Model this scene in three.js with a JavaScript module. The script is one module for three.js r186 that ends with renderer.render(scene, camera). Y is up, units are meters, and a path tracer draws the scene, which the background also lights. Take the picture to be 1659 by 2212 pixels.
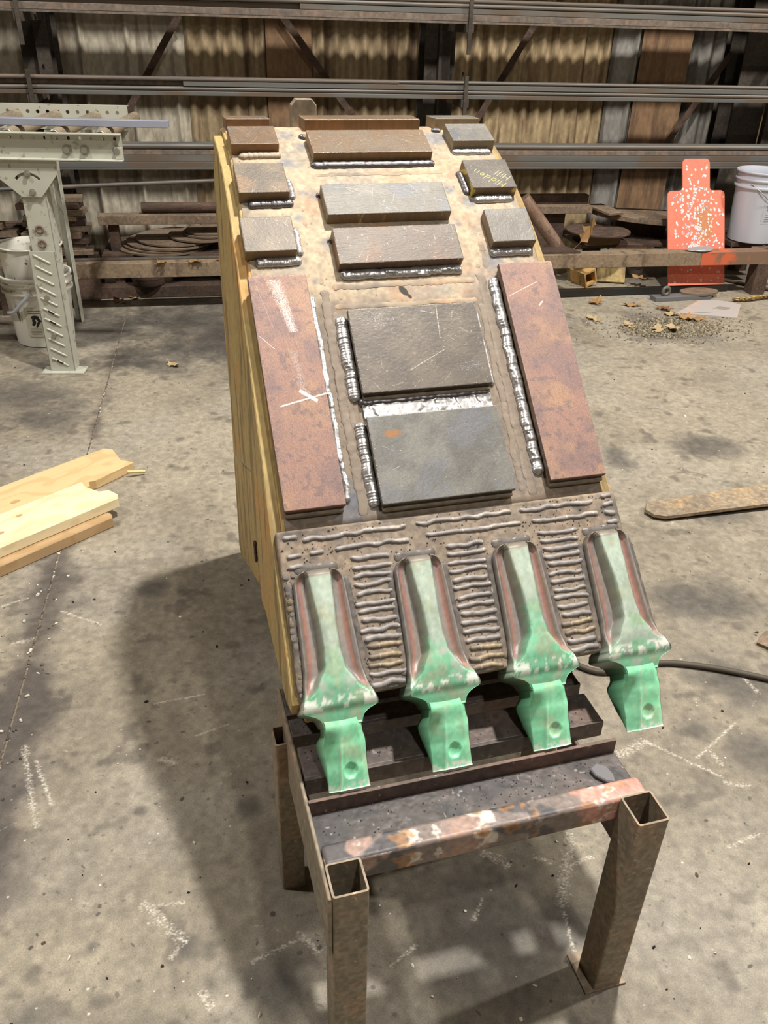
import * as THREE from 'three';
import { RoundedBoxGeometry } from 'three/addons/geometries/RoundedBoxGeometry.js';
import { mergeGeometries, mergeVertices } from 'three/addons/utils/BufferGeometryUtils.js';
import { RectAreaLightUniformsLib } from 'three/addons/lights/RectAreaLightUniformsLib.js';

/* ------------------------------------------------------------------ camera, exposure, lights */
RectAreaLightUniformsLib.init();
const scene = new THREE.Scene();
scene.background = new THREE.Color(0x000000);
const R = (d) => d * Math.PI / 180;
const camera = new THREE.PerspectiveCamera(63.43, 1659 / 2212, 0.05, 60);
camera.position.set(0, 1.6, 0);
camera.rotation.order = 'YXZ';
camera.rotation.set(R(-31), 0, R(1.7));
const renderer = new THREE.WebGLRenderer();
renderer.toneMapping = THREE.LinearToneMapping;
renderer.toneMappingExposure = 1.0;
renderer.shadowMap.enabled = true;
// high-bay lamps of the shop: [x, y, z, width, radiance]
const LAMPS = [ // a row parallel to the back wall, and one lamp of the row behind the camera
  [0.94, 6.0, -2.27, 0.24, 2500],
  [-3.92, 6.0, -1.33, 0.24, 1250],
  [5.85, 6.0, -3.21, 0.24, 2500],
  [1.5, 6.0, 1.4, 0.24, 650],
];
const LAMP_COLOR = new THREE.Color().setRGB(1.0, 0.95, 0.87);

/* ------------------------------------------------------------------ helpers */
let seedState = 7;
function rnd() { seedState = (seedState * 1664525 + 1013904223) >>> 0; return seedState / 4294967296; }
const rr = (a, b) => a + (b - a) * rnd();
const clamp = (x, a = 0, b = 1) => Math.min(b, Math.max(a, x));
const lerp = (a, b, t) => a + (b - a) * t;
const sstep = (a, b, x) => { const t = clamp((x - a) / (b - a)); return t * t * (3 - 2 * t); };
const mix3 = (a, b, t) => [lerp(a[0], b[0], t), lerp(a[1], b[1], t), lerp(a[2], b[2], t)];
const RT = new Float32Array(65536); for (let i = 0; i < 65536; i++) RT[i] = rnd();
function hash(x, y, s) { let h = Math.imul(x, 73856093) ^ Math.imul(y, 19349663) ^ Math.imul(s, 83492791); h ^= h >>> 15; h = Math.imul(h, 40503); return RT[(h >>> 9) & 65535]; }
function vn(x, y, s) {
  const xi = Math.floor(x), yi = Math.floor(y), fx = x - xi, fy = y - yi, u = fx * fx * (3 - 2 * fx), v = fy * fy * (3 - 2 * fy);
  const a = hash(xi, yi, s), b = hash(xi + 1, yi, s), c = hash(xi, yi + 1, s), d = hash(xi + 1, yi + 1, s);
  return a + (b - a) * u + (c - a) * v + (a - b - c + d) * u * v;
}
function fbm(x, y, s, oct = 4, p = 0) { let a = 0, w = 0.5, n = 0; for (let i = 0; i < oct; i++) { a += w * (p ? vnxy(x, y, s + i * 17, p, p) : vn(x, y, s + i * 17)); n += w; x *= 2; y *= 2; p *= 2; w *= 0.55; } return a / n; }
// tileable texture: f(u, v) with fb(freq, octaves, seed) noise; returns sRGB 0..255
function tile(n, f, srgb = true, m = n) {
  const d = new Uint8Array(n * m * 4);
  let U = 0, V = 0;
  const fb = (k, o, s, ky = k) => (ky === k ? fbm(U * k, V * k, s, o, k) : fbm2(U, V, k, ky, s, o));
  for (let j = 0; j < m; j++) for (let i = 0; i < n; i++) {
    U = i / n; V = j / m;
    const c = f(U, V, fb), q = (j * n + i) * 4;
    d[q] = clamp(c[0], 0, 255); d[q + 1] = clamp(c[1], 0, 255); d[q + 2] = clamp(c[2], 0, 255); d[q + 3] = 255;
  }
  const t = new THREE.DataTexture(d, n, m); t.wrapS = t.wrapT = THREE.RepeatWrapping; t.magFilter = THREE.LinearFilter; t.minFilter = THREE.LinearMipmapLinearFilter;
  if (srgb) t.colorSpace = THREE.SRGBColorSpace; t.needsUpdate = true; return t;
}
function fbm2(U, V, kx, ky, s, oct) { // stretched, tileable through separate periods
  let a = 0, w = 0.5, n = 0, x = kx, y = ky;
  for (let i = 0; i < oct; i++) { a += w * vnxy(U * x, V * y, s + i * 13, x, y); n += w; x *= 2; y *= 2; w *= 0.55; } return a / n;
}
function vnxy(x, y, s, px, py) {
  const xi = Math.floor(x), yi = Math.floor(y), fx = x - xi, fy = y - yi, u = fx * fx * (3 - 2 * fx), v = fy * fy * (3 - 2 * fy);
  const X = ((xi % px) + px) % px, X1 = (X + 1) % px, Y = ((yi % py) + py) % py, Y1 = (Y + 1) % py;
  const a = hash(X, Y, s), b = hash(X1, Y, s), c = hash(X, Y1, s), d = hash(X1, Y1, s);
  return a + (b - a) * u + (c - a) * v + (a - b - c + d) * u * v;
}
function canvasTex(w, h, base, draw) { // base(u, v) -> sRGB, v downwards; draw(ctx) on top
  const cv = document.createElement('canvas'); cv.width = w; cv.height = h; const g = cv.getContext('2d');
  const im = g.createImageData(w, h), d = im.data;
  for (let j = 0; j < h; j++) for (let i = 0; i < w; i++) { const c = base(i / w, j / h), q = (j * w + i) * 4; d[q] = clamp(c[0], 0, 255); d[q + 1] = clamp(c[1], 0, 255); d[q + 2] = clamp(c[2], 0, 255); d[q + 3] = 255; }
  g.putImageData(im, 0, 0); if (draw) draw(g, w, h, cv);
  const t = new THREE.CanvasTexture(cv); t.colorSpace = THREE.SRGBColorSpace; t.wrapS = t.wrapT = THREE.RepeatWrapping; return t;
}
function scaledTex(w, h, base, draw) { // coarse colours enlarged, then a fine grain and marks at full size
  const small = document.createElement('canvas'), k = 3; small.width = Math.round(w / k); small.height = Math.round(h / k); const sg = small.getContext('2d'), im = sg.createImageData(small.width, small.height), d = im.data;
  for (let j = 0; j < small.height; j++) for (let i = 0; i < small.width; i++) { const c = base(i / small.width, j / small.height), q = (j * small.width + i) * 4; d[q] = clamp(c[0], 0, 255); d[q + 1] = clamp(c[1], 0, 255); d[q + 2] = clamp(c[2], 0, 255); d[q + 3] = 255; }
  sg.putImageData(im, 0, 0);
  const cv = document.createElement('canvas'); cv.width = w; cv.height = h; const g = cv.getContext('2d'); g.drawImage(small, 0, 0, w, h);
  const full = g.getImageData(0, 0, w, h), f = full.data; for (let j = 0, q = 0; j < h; j++) for (let i = 0; i < w; i++, q += 4) { const n = 0.9 + 0.2 * hash(i, j, 3); f[q] *= n; f[q + 1] *= n; f[q + 2] *= n; } g.putImageData(full, 0, 0);
  draw(g); const t = new THREE.CanvasTexture(cv); t.colorSpace = THREE.SRGBColorSpace; t.wrapS = t.wrapT = THREE.ClampToEdgeWrapping; return t;
}
function scratch(g, x0, y0, x1, y1, col, alpha, w, dens = 1) { // broken chalky scrape
  const L = Math.hypot(x1 - x0, y1 - y0), n = Math.ceil(L * dens);
  for (let i = 0; i < n; i++) {
    const t = rnd(), s = (rnd() + rnd() - 1) * w, x = lerp(x0, x1, t) - (y1 - y0) / L * s, y = lerp(y0, y1, t) + (x1 - x0) / L * s;
    g.fillStyle = `rgba(${col},${(alpha * rr(0.25, 1)).toFixed(2)})`; const q = rr(0.6, 2.2);
    g.fillRect(x, y, q * rr(0.7, 2.5), q);
  }
}
const used = new Map();
function numbered(n) { const k = used.get(n) || 0; used.set(n, k + 1); return k ? `${n}_${String(k).padStart(3, '0')}` : n; }
function shade(o) { o.castShadow = true; o.receiveShadow = true; return o; }
function tag(o, label, category, group) { o.userData.label = label; o.userData.category = category; if (group) o.userData.group = group; return o; }
function part(name, geo, mat, parent, label) { // one named mesh under its thing
  const m = shade(new THREE.Mesh(Array.isArray(geo) ? mergeAll(geo) : geo, mat)); m.name = name; parent.add(m); if (label) m.userData.label = label; return m;
}
function mergeAll(gs) {
  const l = gs.map((g) => { const q = g.index ? g.toNonIndexed() : g; for (const k of Object.keys(q.attributes)) if (!['position', 'normal', 'uv'].includes(k)) q.deleteAttribute(k); if (!q.attributes.uv) q.setAttribute('uv', new THREE.BufferAttribute(new Float32Array(q.attributes.position.count * 2), 2)); return q; });
  return mergeGeometries(l);
}
function thing(name, label, category, pos, turn = 0, group) { // Group at the thing's base
  const o = new THREE.Group(); o.name = numbered(name); o.position.set(...pos); o.rotation.y = turn; scene.add(o); tag(o, label, category, group); return o;
}
function solid(name, geo, mat, label, category, pos, turn = 0, group) { // a thing that is one mesh
  const m = shade(new THREE.Mesh(Array.isArray(geo) ? mergeAll(geo) : geo, mat)); m.name = numbered(name); m.position.set(...pos); if (typeof turn === 'number') m.rotation.y = turn; else { m.rotation.order = 'YXZ'; m.rotation.set(...turn); } scene.add(m); return tag(m, label, category, group);
}
function structure(name, parent = scene) { const o = new THREE.Group(); o.name = name; o.userData.kind = 'structure'; parent.add(o); return o; }
// uv in metres by the dominant axis of each triangle
function uvBox(g, ox = 0, oy = 0, k = 1) {
  const q = g.index ? g.toNonIndexed() : g; const p = q.attributes.position, n = q.attributes.normal, uv = new Float32Array(p.count * 2);
  for (let i = 0; i < p.count; i += 3) {
    let ax = 0, ay = 0, az = 0; for (let j = 0; j < 3; j++) { ax += Math.abs(n.getX(i + j)); ay += Math.abs(n.getY(i + j)); az += Math.abs(n.getZ(i + j)); }
    for (let j = 0; j < 3; j++) { const x = p.getX(i + j), y = p.getY(i + j), z = p.getZ(i + j); let a, b; if (ay >= ax && ay >= az) { a = x; b = -z; } else if (ax >= az) { a = -z; b = y; } else { a = x; b = y; } uv[(i + j) * 2] = a * k + ox; uv[(i + j) * 2 + 1] = b * k + oy; }
  }
  q.setAttribute('uv', new THREE.BufferAttribute(uv, 2)); return q;
}
function box(w, h, d, r = 0.002, seg = 1) { return uvBox(r > 0 ? new RoundedBoxGeometry(w, h, d, seg, Math.min(r, w / 2.01, h / 2.01, d / 2.01)) : new THREE.BoxGeometry(w, h, d), rnd(), rnd()); }
function boxAt(x0, x1, y0, y1, z0, z1, r = 0.002) { const g = box(x1 - x0, y1 - y0, z1 - z0, r); g.translate((x0 + x1) / 2, (y0 + y1) / 2, (z0 + z1) / 2); return g; }
function basis(g, X, Y, Z, P) { g.applyMatrix4(new THREE.Matrix4().makeBasis(X, Y, Z).setPosition(P)); return g; }
const V3 = (x, y, z) => new THREE.Vector3(x, y, z);
function cyl(r0, r1, h, n = 20, open = false) { return new THREE.CylinderGeometry(r0, r1, h, n, 1, open); }
function rodBetween(a, b, r, n = 12) { const d = b.clone().sub(a), L = d.length(); const g = cyl(r, r, L, n); g.applyQuaternion(new THREE.Quaternion().setFromUnitVectors(V3(0, 1, 0), d.normalize())); g.translate((a.x + b.x) / 2, (a.y + b.y) / 2, (a.z + b.z) / 2); return g; }
function barBetween(a, b, w, t, up = V3(0, 1, 0)) { // flat bar of width w (across) and thickness t along "up"
  const d = b.clone().sub(a), L = d.length(); d.normalize(); const s = d.clone().cross(up).normalize(), n = s.clone().cross(d); const g = box(L, t, w, Math.min(0.0015, t * 0.3));
  return basis(g, d, n, s, a.clone().add(b).multiplyScalar(0.5));
}
// closed sheet between two gridded surfaces
function sheet(ni, nj, top, bot, col) {
  const P = [], UV = [], C = [], I = [], W = nj + 1;
  for (const [f, k] of [[top, 0], [bot, 1]]) for (let i = 0; i <= ni; i++) for (let j = 0; j <= nj; j++) { const q = f(i / ni, j / nj); P.push(q[0], q[1], q[2]); UV.push(q[3] ?? j / nj, q[4] ?? i / ni); if (col) C.push(...col(i / ni, j / nj, k)); }
  const o = (ni + 1) * W;
  for (let i = 0; i < ni; i++) for (let j = 0; j < nj; j++) { const a = i * W + j, b = a + 1, c = a + W, d = c + 1; I.push(a, b, c, b, d, c, o + a, o + c, o + b, o + b, o + c, o + d); }
  for (let i = 0; i < ni; i++) for (const j of [0, nj]) { const a = i * W + j, b = a + W; I.push(a, b, o + a, b, o + b, o + a); }
  for (let j = 0; j < nj; j++) for (const i of [0, ni]) { const a = i * W + j, b = a + 1; I.push(a, o + a, b, b, o + a, o + b); }
  const g = new THREE.BufferGeometry(); g.setAttribute('position', new THREE.Float32BufferAttribute(P, 3)); g.setAttribute('uv', new THREE.Float32BufferAttribute(UV, 2)); if (col) g.setAttribute('color', new THREE.Float32BufferAttribute(C, 3)); g.setIndex(I); g.computeVertexNormals(); return g;
}
// weld bead: wobbly flattened tube from a to b lying on a surface of normal n
function bead(a, b, n, r, { seg = 18, wob = 0.0015, h = 0.8, rip = 0.1, ripn = 0, rad = 8, sink = 0.25 } = {}) {
  const d = b.clone().sub(a), L = d.length(); d.normalize(); const s = d.clone().cross(n).normalize(), sd = Math.floor(rnd() * 9999);
  const P = [], UV = [], I = [];
  for (let i = 0; i <= seg; i++) {
    const t = i / seg, e = Math.min(1, Math.sqrt(Math.max(0, 1 - Math.pow(Math.max(0, Math.abs(t - 0.5) * L - (L / 2 - r)) / r, 2))) + 0.02);
    const q = r * e * (1 + rip * (0.6 * vn(t * L / 0.006, 3.3, sd) + 0.4 * vn(t * L / 0.0025, 9.3, sd) - 0.5) * 2 + (ripn ? 0.022 * Math.sin(t * L / ripn * 6.283 + 3 * vn(t * L / 0.02, 1.7, sd)) : 0));
    const c = a.clone().addScaledVector(d, t * L).addScaledVector(s, wob * 2 * (vn(t * L / 0.02, 8.1, sd + 5) - 0.5)).addScaledVector(n, -sink * r);
    for (let j = 0; j < rad; j++) { const an = j / rad * 6.28319; const k = Math.cos(an) * q, m = Math.sin(an) * q * h; P.push(c.x + s.x * k + n.x * m, c.y + s.y * k + n.y * m, c.z + s.z * k + n.z * m); UV.push(t * L, j / rad * r * 6); }
  }
  for (let i = 0; i < seg; i++) for (let j = 0; j < rad; j++) { const a0 = i * rad + j, b0 = i * rad + (j + 1) % rad; I.push(a0, b0, a0 + rad, b0, b0 + rad, a0 + rad); }
  const g = new THREE.BufferGeometry(); g.setAttribute('position', new THREE.Float32BufferAttribute(P, 3)); g.setAttribute('uv', new THREE.Float32BufferAttribute(UV, 2)); g.setIndex(I); g.computeVertexNormals(); return g;
}
function frame(deg) { const c = Math.cos(R(deg)), s = Math.sin(R(deg)); return { turn: R(deg), at: (u, y, v) => [c * u - s * v, y, -s * u - c * v], loc: (x, z) => [c * x - s * z, -s * x - c * z] }; }
const FW = frame(10.92), FB = frame(16.5), FC = frame(4.5), FP = frame(50);
const std = (o) => new THREE.MeshStandardMaterial(o);
const phys = (o) => new THREE.MeshPhysicalMaterial(o);
const T0 = Date.now(); const stage = (n) => console.log(n, ((Date.now() - T0) / 1000).toFixed(1)); stage('helpers');

/* ------------------------------------------------------------------ shared textures and materials */
const bumpFine = tile(512, (u, v, fb) => { const a = fb(32, 4, 5) * 255; return [a, a, a]; }, false);
const bumpPit = tile(512, (u, v, fb) => { const a = 255 * (0.75 * sstep(0.25, 0.55, fb(48, 3, 9)) + 0.25 * fb(128, 2, 31)); return [a, a, a]; }, false);
const rustTile = (a, b, c, s, specks = 0.5) => tile(512, (u, v, fb) => {
  const n = fb(5, 5, s), m = fb(14, 4, s + 50), k = fb(90, 2, s + 90);
  let q = mix3(a, b, sstep(0.35, 0.65, n)); q = mix3(q, c, sstep(0.52, 0.78, m) * 0.8); const f = 0.82 + 0.36 * k; q = q.map((x) => x * f);
  if (specks && fb(140, 1, s + 7) > 0.93) q = mix3(q, [225, 215, 200], specks); return q;
});
const T = {
  stand: rustTile([132, 123, 108], [146, 130, 112], [158, 132, 110], 11, 0.4),
  standDark: rustTile([88, 82, 80], [102, 90, 86], [116, 96, 88], 12, 0.3),
  shell: tile(320, (u, v, fb) => { const n = fb(5, 5, 21), m = fb(11, 4, 77), k = fb(80, 2, 91); let q = mix3([152, 137, 117], [168, 150, 126], n); q = mix3(q, [132, 122, 112], sstep(0.5, 0.7, m) * 0.8); q = mix3(q, [190, 148, 116], sstep(0.5, 0.7, fb(7, 4, 31)) * 0.6); q = mix3(q, [122, 126, 136], sstep(0.64, 0.76, fb(9, 3, 55)) * 0.7); return q.map((x) => x * (0.86 + 0.28 * k)); }),
  lip: tile(768, (u, v, fb) => { const n = fb(9, 4, 121), k = fb(110, 2, 191); let q = mix3([160, 148, 134], [176, 154, 132], n); q = mix3(q, [108, 102, 100], sstep(0.54, 0.72, fb(16, 3, 177)) * 0.7); q = q.map((x) => x * (0.8 + 0.4 * k)); if (fb(260, 1, 133) > 0.95) q = [84, 76, 72]; return q; }),
  ochre: tile(512, (u, v, fb) => { const n = fb(18, 4, 41, 3), m = fb(6, 4, 47); let q = mix3([152, 130, 82], [176, 154, 104], n); q = mix3(q, [184, 138, 80], sstep(0.55, 0.72, m) * 0.7); q = mix3(q, [112, 94, 62], sstep(0.52, 0.66, fb(22, 4, 49, 4)) * 0.75); return q.map((x) => x * (0.9 + 0.2 * fb(90, 2, 43))); }),
  bar: tile(512, (u, v, fb) => { const n = fb(3, 3, 61, 40), m = fb(6, 4, 63); const q = mix3([92, 94, 96], [126, 124, 118], n); return mix3(q, [110, 94, 80], sstep(0.5, 0.75, m) * 0.8); }),
  barBrown: rustTile([118, 106, 96], [104, 96, 90], [128, 108, 94], 66, 0.1),
  paint: tile(512, (u, v, fb) => { const n = fb(6, 4, 71); let q = mix3([178, 179, 166], [192, 192, 180], n); q = mix3(q, [104, 98, 84], sstep(0.66, 0.8, fb(40, 4, 73)) * 0.5); return q; }),
  plastic: tile(512, (u, v, fb) => { let q = mix3([214, 212, 202], [226, 224, 216], fb(8, 3, 81)); q = mix3(q, [150, 142, 118], sstep(0.56, 0.72, fb(6, 5, 83)) * 0.6); q = mix3(q, [70, 66, 60], sstep(0.7, 0.8, fb(34, 3, 85)) * 0.8); return q; }),
  wood: tile(512, (u, v, fb) => { const g = fb(4, 4, 201, 60), r = Math.sin((v * 9 + fb(4, 3, 203, 6) * 3.5) * 6.283); let q = mix3([218, 204, 172], [230, 218, 190], g); q = mix3(q, [198, 178, 140], sstep(0.3, 1, r) * 0.4); return q; }),
};
const M = {
  steel: std({ map: T.bar, roughness: 0.5, metalness: 0.35, bumpMap: bumpFine, bumpScale: 0.0004 }),
  barBrown: std({ map: T.barBrown, roughness: 0.7, metalness: 0.2 }),
  shell: std({ map: T.shell, roughness: 0.72, metalness: 0.1, bumpMap: bumpFine, bumpScale: 0.0008 }),
  darkWeld: std({ map: rustTile([112, 102, 92], [94, 88, 84], [132, 118, 104], 309, 0.5), roughness: 0.6, metalness: 0.15, bumpMap: bumpPit, bumpScale: 0.0012 }),
  greyWeld: std({ color: 0x9a9890, roughness: 0.55, metalness: 0.2, bumpMap: bumpPit, bumpScale: 0.001 }),
  padSteel: std({ map: rustTile([132, 120, 104], [118, 108, 96], [146, 130, 110], 311, 0.3), roughness: 0.7, metalness: 0.1 }),
  oldWeld: std({ color: 0x8a7d70, roughness: 0.7, metalness: 0.1, bumpMap: bumpPit, bumpScale: 0.001 }),
  lip: std({ map: T.lip, color: new THREE.Color().setScalar(0.62), roughness: 0.75, metalness: 0.15, bumpMap: bumpPit, bumpScale: 0.0012 }),
  ochre: std({ map: T.ochre, color: new THREE.Color().setScalar(1.2), roughness: 0.7, bumpMap: bumpFine, bumpScale: 0.0008 }),
  weld: std({ color: 0x6e6b6e, roughness: 0.36, metalness: 0.6, bumpMap: bumpFine, bumpScale: 0.0008 }),
  weldBright: std({ color: 0xb6b4b4, roughness: 0.34, metalness: 0.7, bumpMap: bumpPit, bumpScale: 0.003 }),
  weldTan: std({ color: 0xa39583, roughness: 0.62, metalness: 0.15, bumpMap: bumpPit, bumpScale: 0.001 }),
  bead: std({ color: new THREE.Color().setScalar(0.95), map: rustTile([166, 158, 152], [138, 132, 130], [190, 176, 158], 301, 0.8), roughness: 0.58, metalness: 0.15, bumpMap: bumpPit, bumpScale: 0.002 }),
  beadTan: std({ color: new THREE.Color().setScalar(0.75), map: rustTile([170, 152, 126], [190, 170, 138], [136, 124, 112], 305, 0.6), roughness: 0.6, metalness: 0.2, bumpMap: bumpPit, bumpScale: 0.001 }),
  stand: std({ map: T.stand, roughness: 0.62, metalness: 0.25, bumpMap: bumpFine, bumpScale: 0.0006 }),
  standDark: std({ map: T.standDark, roughness: 0.55, metalness: 0.3, bumpMap: bumpPit, bumpScale: 0.001 }),
  paint: std({ map: T.paint, roughness: 0.5, metalness: 0.1 }),
  dark: std({ color: 0x171513, roughness: 0.9 }),
  rustDark: std({ map: rustTile([74, 58, 48], [94, 74, 62], [60, 50, 46], 401, 0.2), roughness: 0.85, metalness: 0.1, bumpMap: bumpFine, bumpScale: 0.001 }),
  rustTan: std({ map: rustTile([124, 108, 92], [108, 92, 78], [140, 118, 96], 403, 0.2), roughness: 0.8, metalness: 0.1, bumpMap: bumpFine, bumpScale: 0.001 }),
  plastic: std({ map: T.plastic, roughness: 0.45 }),
  greyPlastic: std({ map: tile(256, (u, v, fb) => mix3([178, 182, 194], [196, 200, 210], fb(6, 4, 87))), roughness: 0.5 }),
  bolt: std({ color: 0xa8a69c, roughness: 0.35, metalness: 0.7 }),
};
stage('materials');

/* ------------------------------------------------------------------ setting: floor */
const GAP = -0.639;
const SCR = [[-0.482, -1.053, -0.371, -0.967, 3], [-0.447, -1.049, -0.391, -1.056, 1], [-0.383, -0.961, -0.395, -0.933, 1.5], [-0.89, -1.471, -0.769, -1.227, 2], [-0.845, -1.428, -0.755, -1.291, 1.4], [-0.604, -1.63, -0.476, -1.671, 1], [-0.469, -1.519, -0.394, -1.563, 0.8], [-0.236, -0.933, -0.133, -0.993, 1.2], [-0.152, -0.998, -0.102, -0.956, 2.5], [-0.324, -0.876, -0.296, -0.843, 2.5], [-0.544, -1.439, -0.496, -1.429, 2], [0.592, -1.483, 0.703, -1.55, 4], [0.691, -1.549, 0.857, -1.434, 1.2], [0.852, -1.419, 0.916, -1.407, 2], [0.958, -1.626, 0.806, -1.491, 1], [0.447, -1.257, 0.395, -1.071, 3.5], [0.432, -1.172, 0.488, -1.197, 1.5], [0.398, -1.061, 0.406, -0.971, 1.2], [0.24, -1.201, 0.299, -1.167, 3], [0.353, -1.193, 0.392, -1.176, 1.5], [0.036, -0.932, 0.091, -0.981, 1], [0.207, -1.034, 0.231, -1.087, 1.2], [1.061, -1.736, 1.036, -1.81, 2], [-1.178, -2.028, -1.112, -2.079, 1.5], [-1.08, -1.856, -1.022, -1.88, 2.5], [-0.987, -2.014, -0.84, -1.953, 1.5], [0.851, -1.524, 0.869, -1.471, 2], [0.8, -1.232, 0.889, -1.272, 1.4]];
const STN = [[-0.631, -0.825, 0.064], [-0.557, -0.956, 0.02], [-0.37, -0.962, 0.03], [-0.178, -0.898, 0.051], [-0.035, -0.903, 0.031], [1.109, -2.188, 0.115], [1.016, -1.752, 0.087], [0.984, -1.529, 0.068], [0.992, -3.123, 0.061], [0.956, -2.18, 0.096], [0.187, -1.023, 0.128], [0.835, -1.587, 0.04], [-0.549, -1.285, 0.018], [-1.54, -3.412, 0.159], [-1.7, -3.611, 0.216], [-1.123, -4.147, 0.179], [-0.736, -2.146, 0.047], [-0.294, -1.308, 0.03], [0.399, -1.04, 0.044], [0.997, -3.231, 0.052], [0.955, -1.806, 0.087], [-0.682, -1.419, 0.012], [-1.35, -4.25, 0.13], [1.7, -4.95, 0.3], [1.4, -3.3, 0.12], [1.25, -2.75, 0.1], [-1.2, -4.8, 0.5], [-0.6, -4.85, 0.5], [-1.7, -4.6, 0.45], [-0.9, -4.4, 0.3]].map(([x, z, r]) => [...FW.loc(x, z), r]);
function concrete(u, v) { // world point of the floor in the wall's frame, metres
  const big = fbm(u * 0.9 + 40, v * 0.9 + 40, 501, 4), mid = fbm(u * 4 + 90, v * 4 + 20, 511, 4), fine = fbm(u * 60 + 300, v * 60 + 300, 521, 2), blot = fbm(u * 15 + 70, v * 15 + 50, 531, 3);
  let q = mix3([128, 120, 106], [156, 147, 130], sstep(0.3, 0.7, big * 0.6 + mid * 0.4));
  q = mix3(q, [150, 144, 134], sstep(0.5, 0.75, fbm(u * 2.2 + 11, v * 2.2 + 33, 541, 3)) * 0.5);
  q = mix3(q, [84, 78, 70], sstep(0.64, 0.8, blot) * 0.5);
  for (let i = 0; i < STN.length; i++) { const S = STN[i], dx = u - S[0], dy = v - S[1], d2 = (dx * dx + dy * dy) / (S[2] * S[2]); if (d2 > 2.6) continue; const d = Math.sqrt(d2); q = mix3(q, [70, 67, 64], (1 - sstep(0.2, 1.5, d + (mid - 0.5) * 1.6 + (blot - 0.5) * 0.8)) * 0.6); }
  const dj = Math.abs(u - GAP); if (dj < 0.14) q = mix3(q, [66, 60, 58], (1 - sstep(0.0, 0.11, dj + (mid - 0.5) * 0.2 + (blot - 0.5) * 0.1 + (v > 2.6 ? 0.06 : 0))) * 0.75);
  const pk = vn(u * 210 + 900, v * 210 + 900, 551); if (pk > 0.955) q = mix3(q, [66, 62, 58], 0.5);
  return q.map((x) => x * (0.86 + 0.28 * fine));
}
const floor = structure('floor'); floor.rotation.y = FW.turn;
function slab(u0, u1, v0, v1, w, h, detail) {
  const g = new THREE.BoxGeometry(u1 - u0, 0.12, v1 - v0); g.translate((u0 + u1) / 2, -0.06, -(v0 + v1) / 2);
  const p = g.attributes.position, uv = g.attributes.uv; for (let i = 0; i < p.count; i++) uv.setXY(i, (p.getX(i) - u0) / (u1 - u0), (-p.getZ(i) - v0) / (v1 - v0));
  let map;
  if (detail) map = scaledTex(w, h, (a, b) => concrete(lerp(u0, u1, a), lerp(v1, v0, b)), (c) => {
    const px = w / (u1 - u0); const at = (x, z) => { const [a, b] = FW.loc(x, z); return [(a - u0) * px, (v1 - b) * px]; };
    for (const [x0, z0, x1, z1, wd] of SCR) { const a = at(x0, z0), b = at(x1, z1); scratch(c, ...a, ...b, '226,219,206', 0.5, wd * 0.005 * px, 0.7 + wd * 1.1); }
    for (let i = 0; i < 110 * detail; i++) { const x = rnd() * w, y = rnd() * h, L = rr(4, 40), an = rr(-0.9, 0.5); scratch(c, x, y, x + Math.cos(an) * L, y + Math.sin(an) * L, '214,206,190', 0.3, 2.5, 0.5); }
    for (let i = 0; i < 260 * detail; i++) { c.fillStyle = `rgba(${rnd() < 0.6 ? '50,46,42' : '96,90,82'},${rr(0.3, 0.8).toFixed(2)})`; c.beginPath(); c.ellipse(rnd() * w, rnd() * h, rr(1, 6) * px / 800, rr(1, 4.5) * px / 800, rr(0, 3), 0, 6.3); c.fill(); }
    for (let i = 0; i < 90 * detail; i++) { c.fillStyle = `rgba(240,234,222,${rr(0.4, 0.9).toFixed(2)})`; c.fillRect(rnd() * w, rnd() * h, rr(1, 4), rr(1, 3)); }
  });
  else map = coarse;
  part('slab', g, std({ map, roughness: 0.62, bumpMap: null }), floor);
}
const coarse = tile(512, (u, v, fb) => mix3([132, 123, 107], [160, 150, 130], fb(5, 5, 571)));
slab(GAP + 0.003, 2.3, 0.3, 2.9, 2048, 1815, 2.2);
slab(-2.0, GAP - 0.003, 0.3, 2.9, 1024, 1955, 1.2);
slab(GAP + 0.003, 4.6, 2.9, 6.9, 2048, 1564, 1);
slab(-2.6, GAP - 0.003, 2.9, 6.9, 1024, 2048, 0.7);
slab(-9, GAP - 0.003, -7.2, 0.3); slab(GAP + 0.003, 9, -7.2, 0.3);
slab(2.3, 9, 0.3, 2.9); slab(4.6, 9, 2.9, 6.9); slab(-9, -2.0, 0.3, 2.9); slab(-9, -2.6, 2.9, 6.9);
{ const g = new THREE.BoxGeometry(18, 0.1, 14.1); g.translate(0, -0.175, 0.15); { const f = boxAt(GAP - 0.004, GAP + 0.004, -0.1, -0.0025, -6.5, 7, 0); part('joint_filler', f, std({ color: 0x7a6f60, roughness: 1 }), floor); } part('subbase', g, std({ color: 0x2c2723, roughness: 1 }), floor); }
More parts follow.
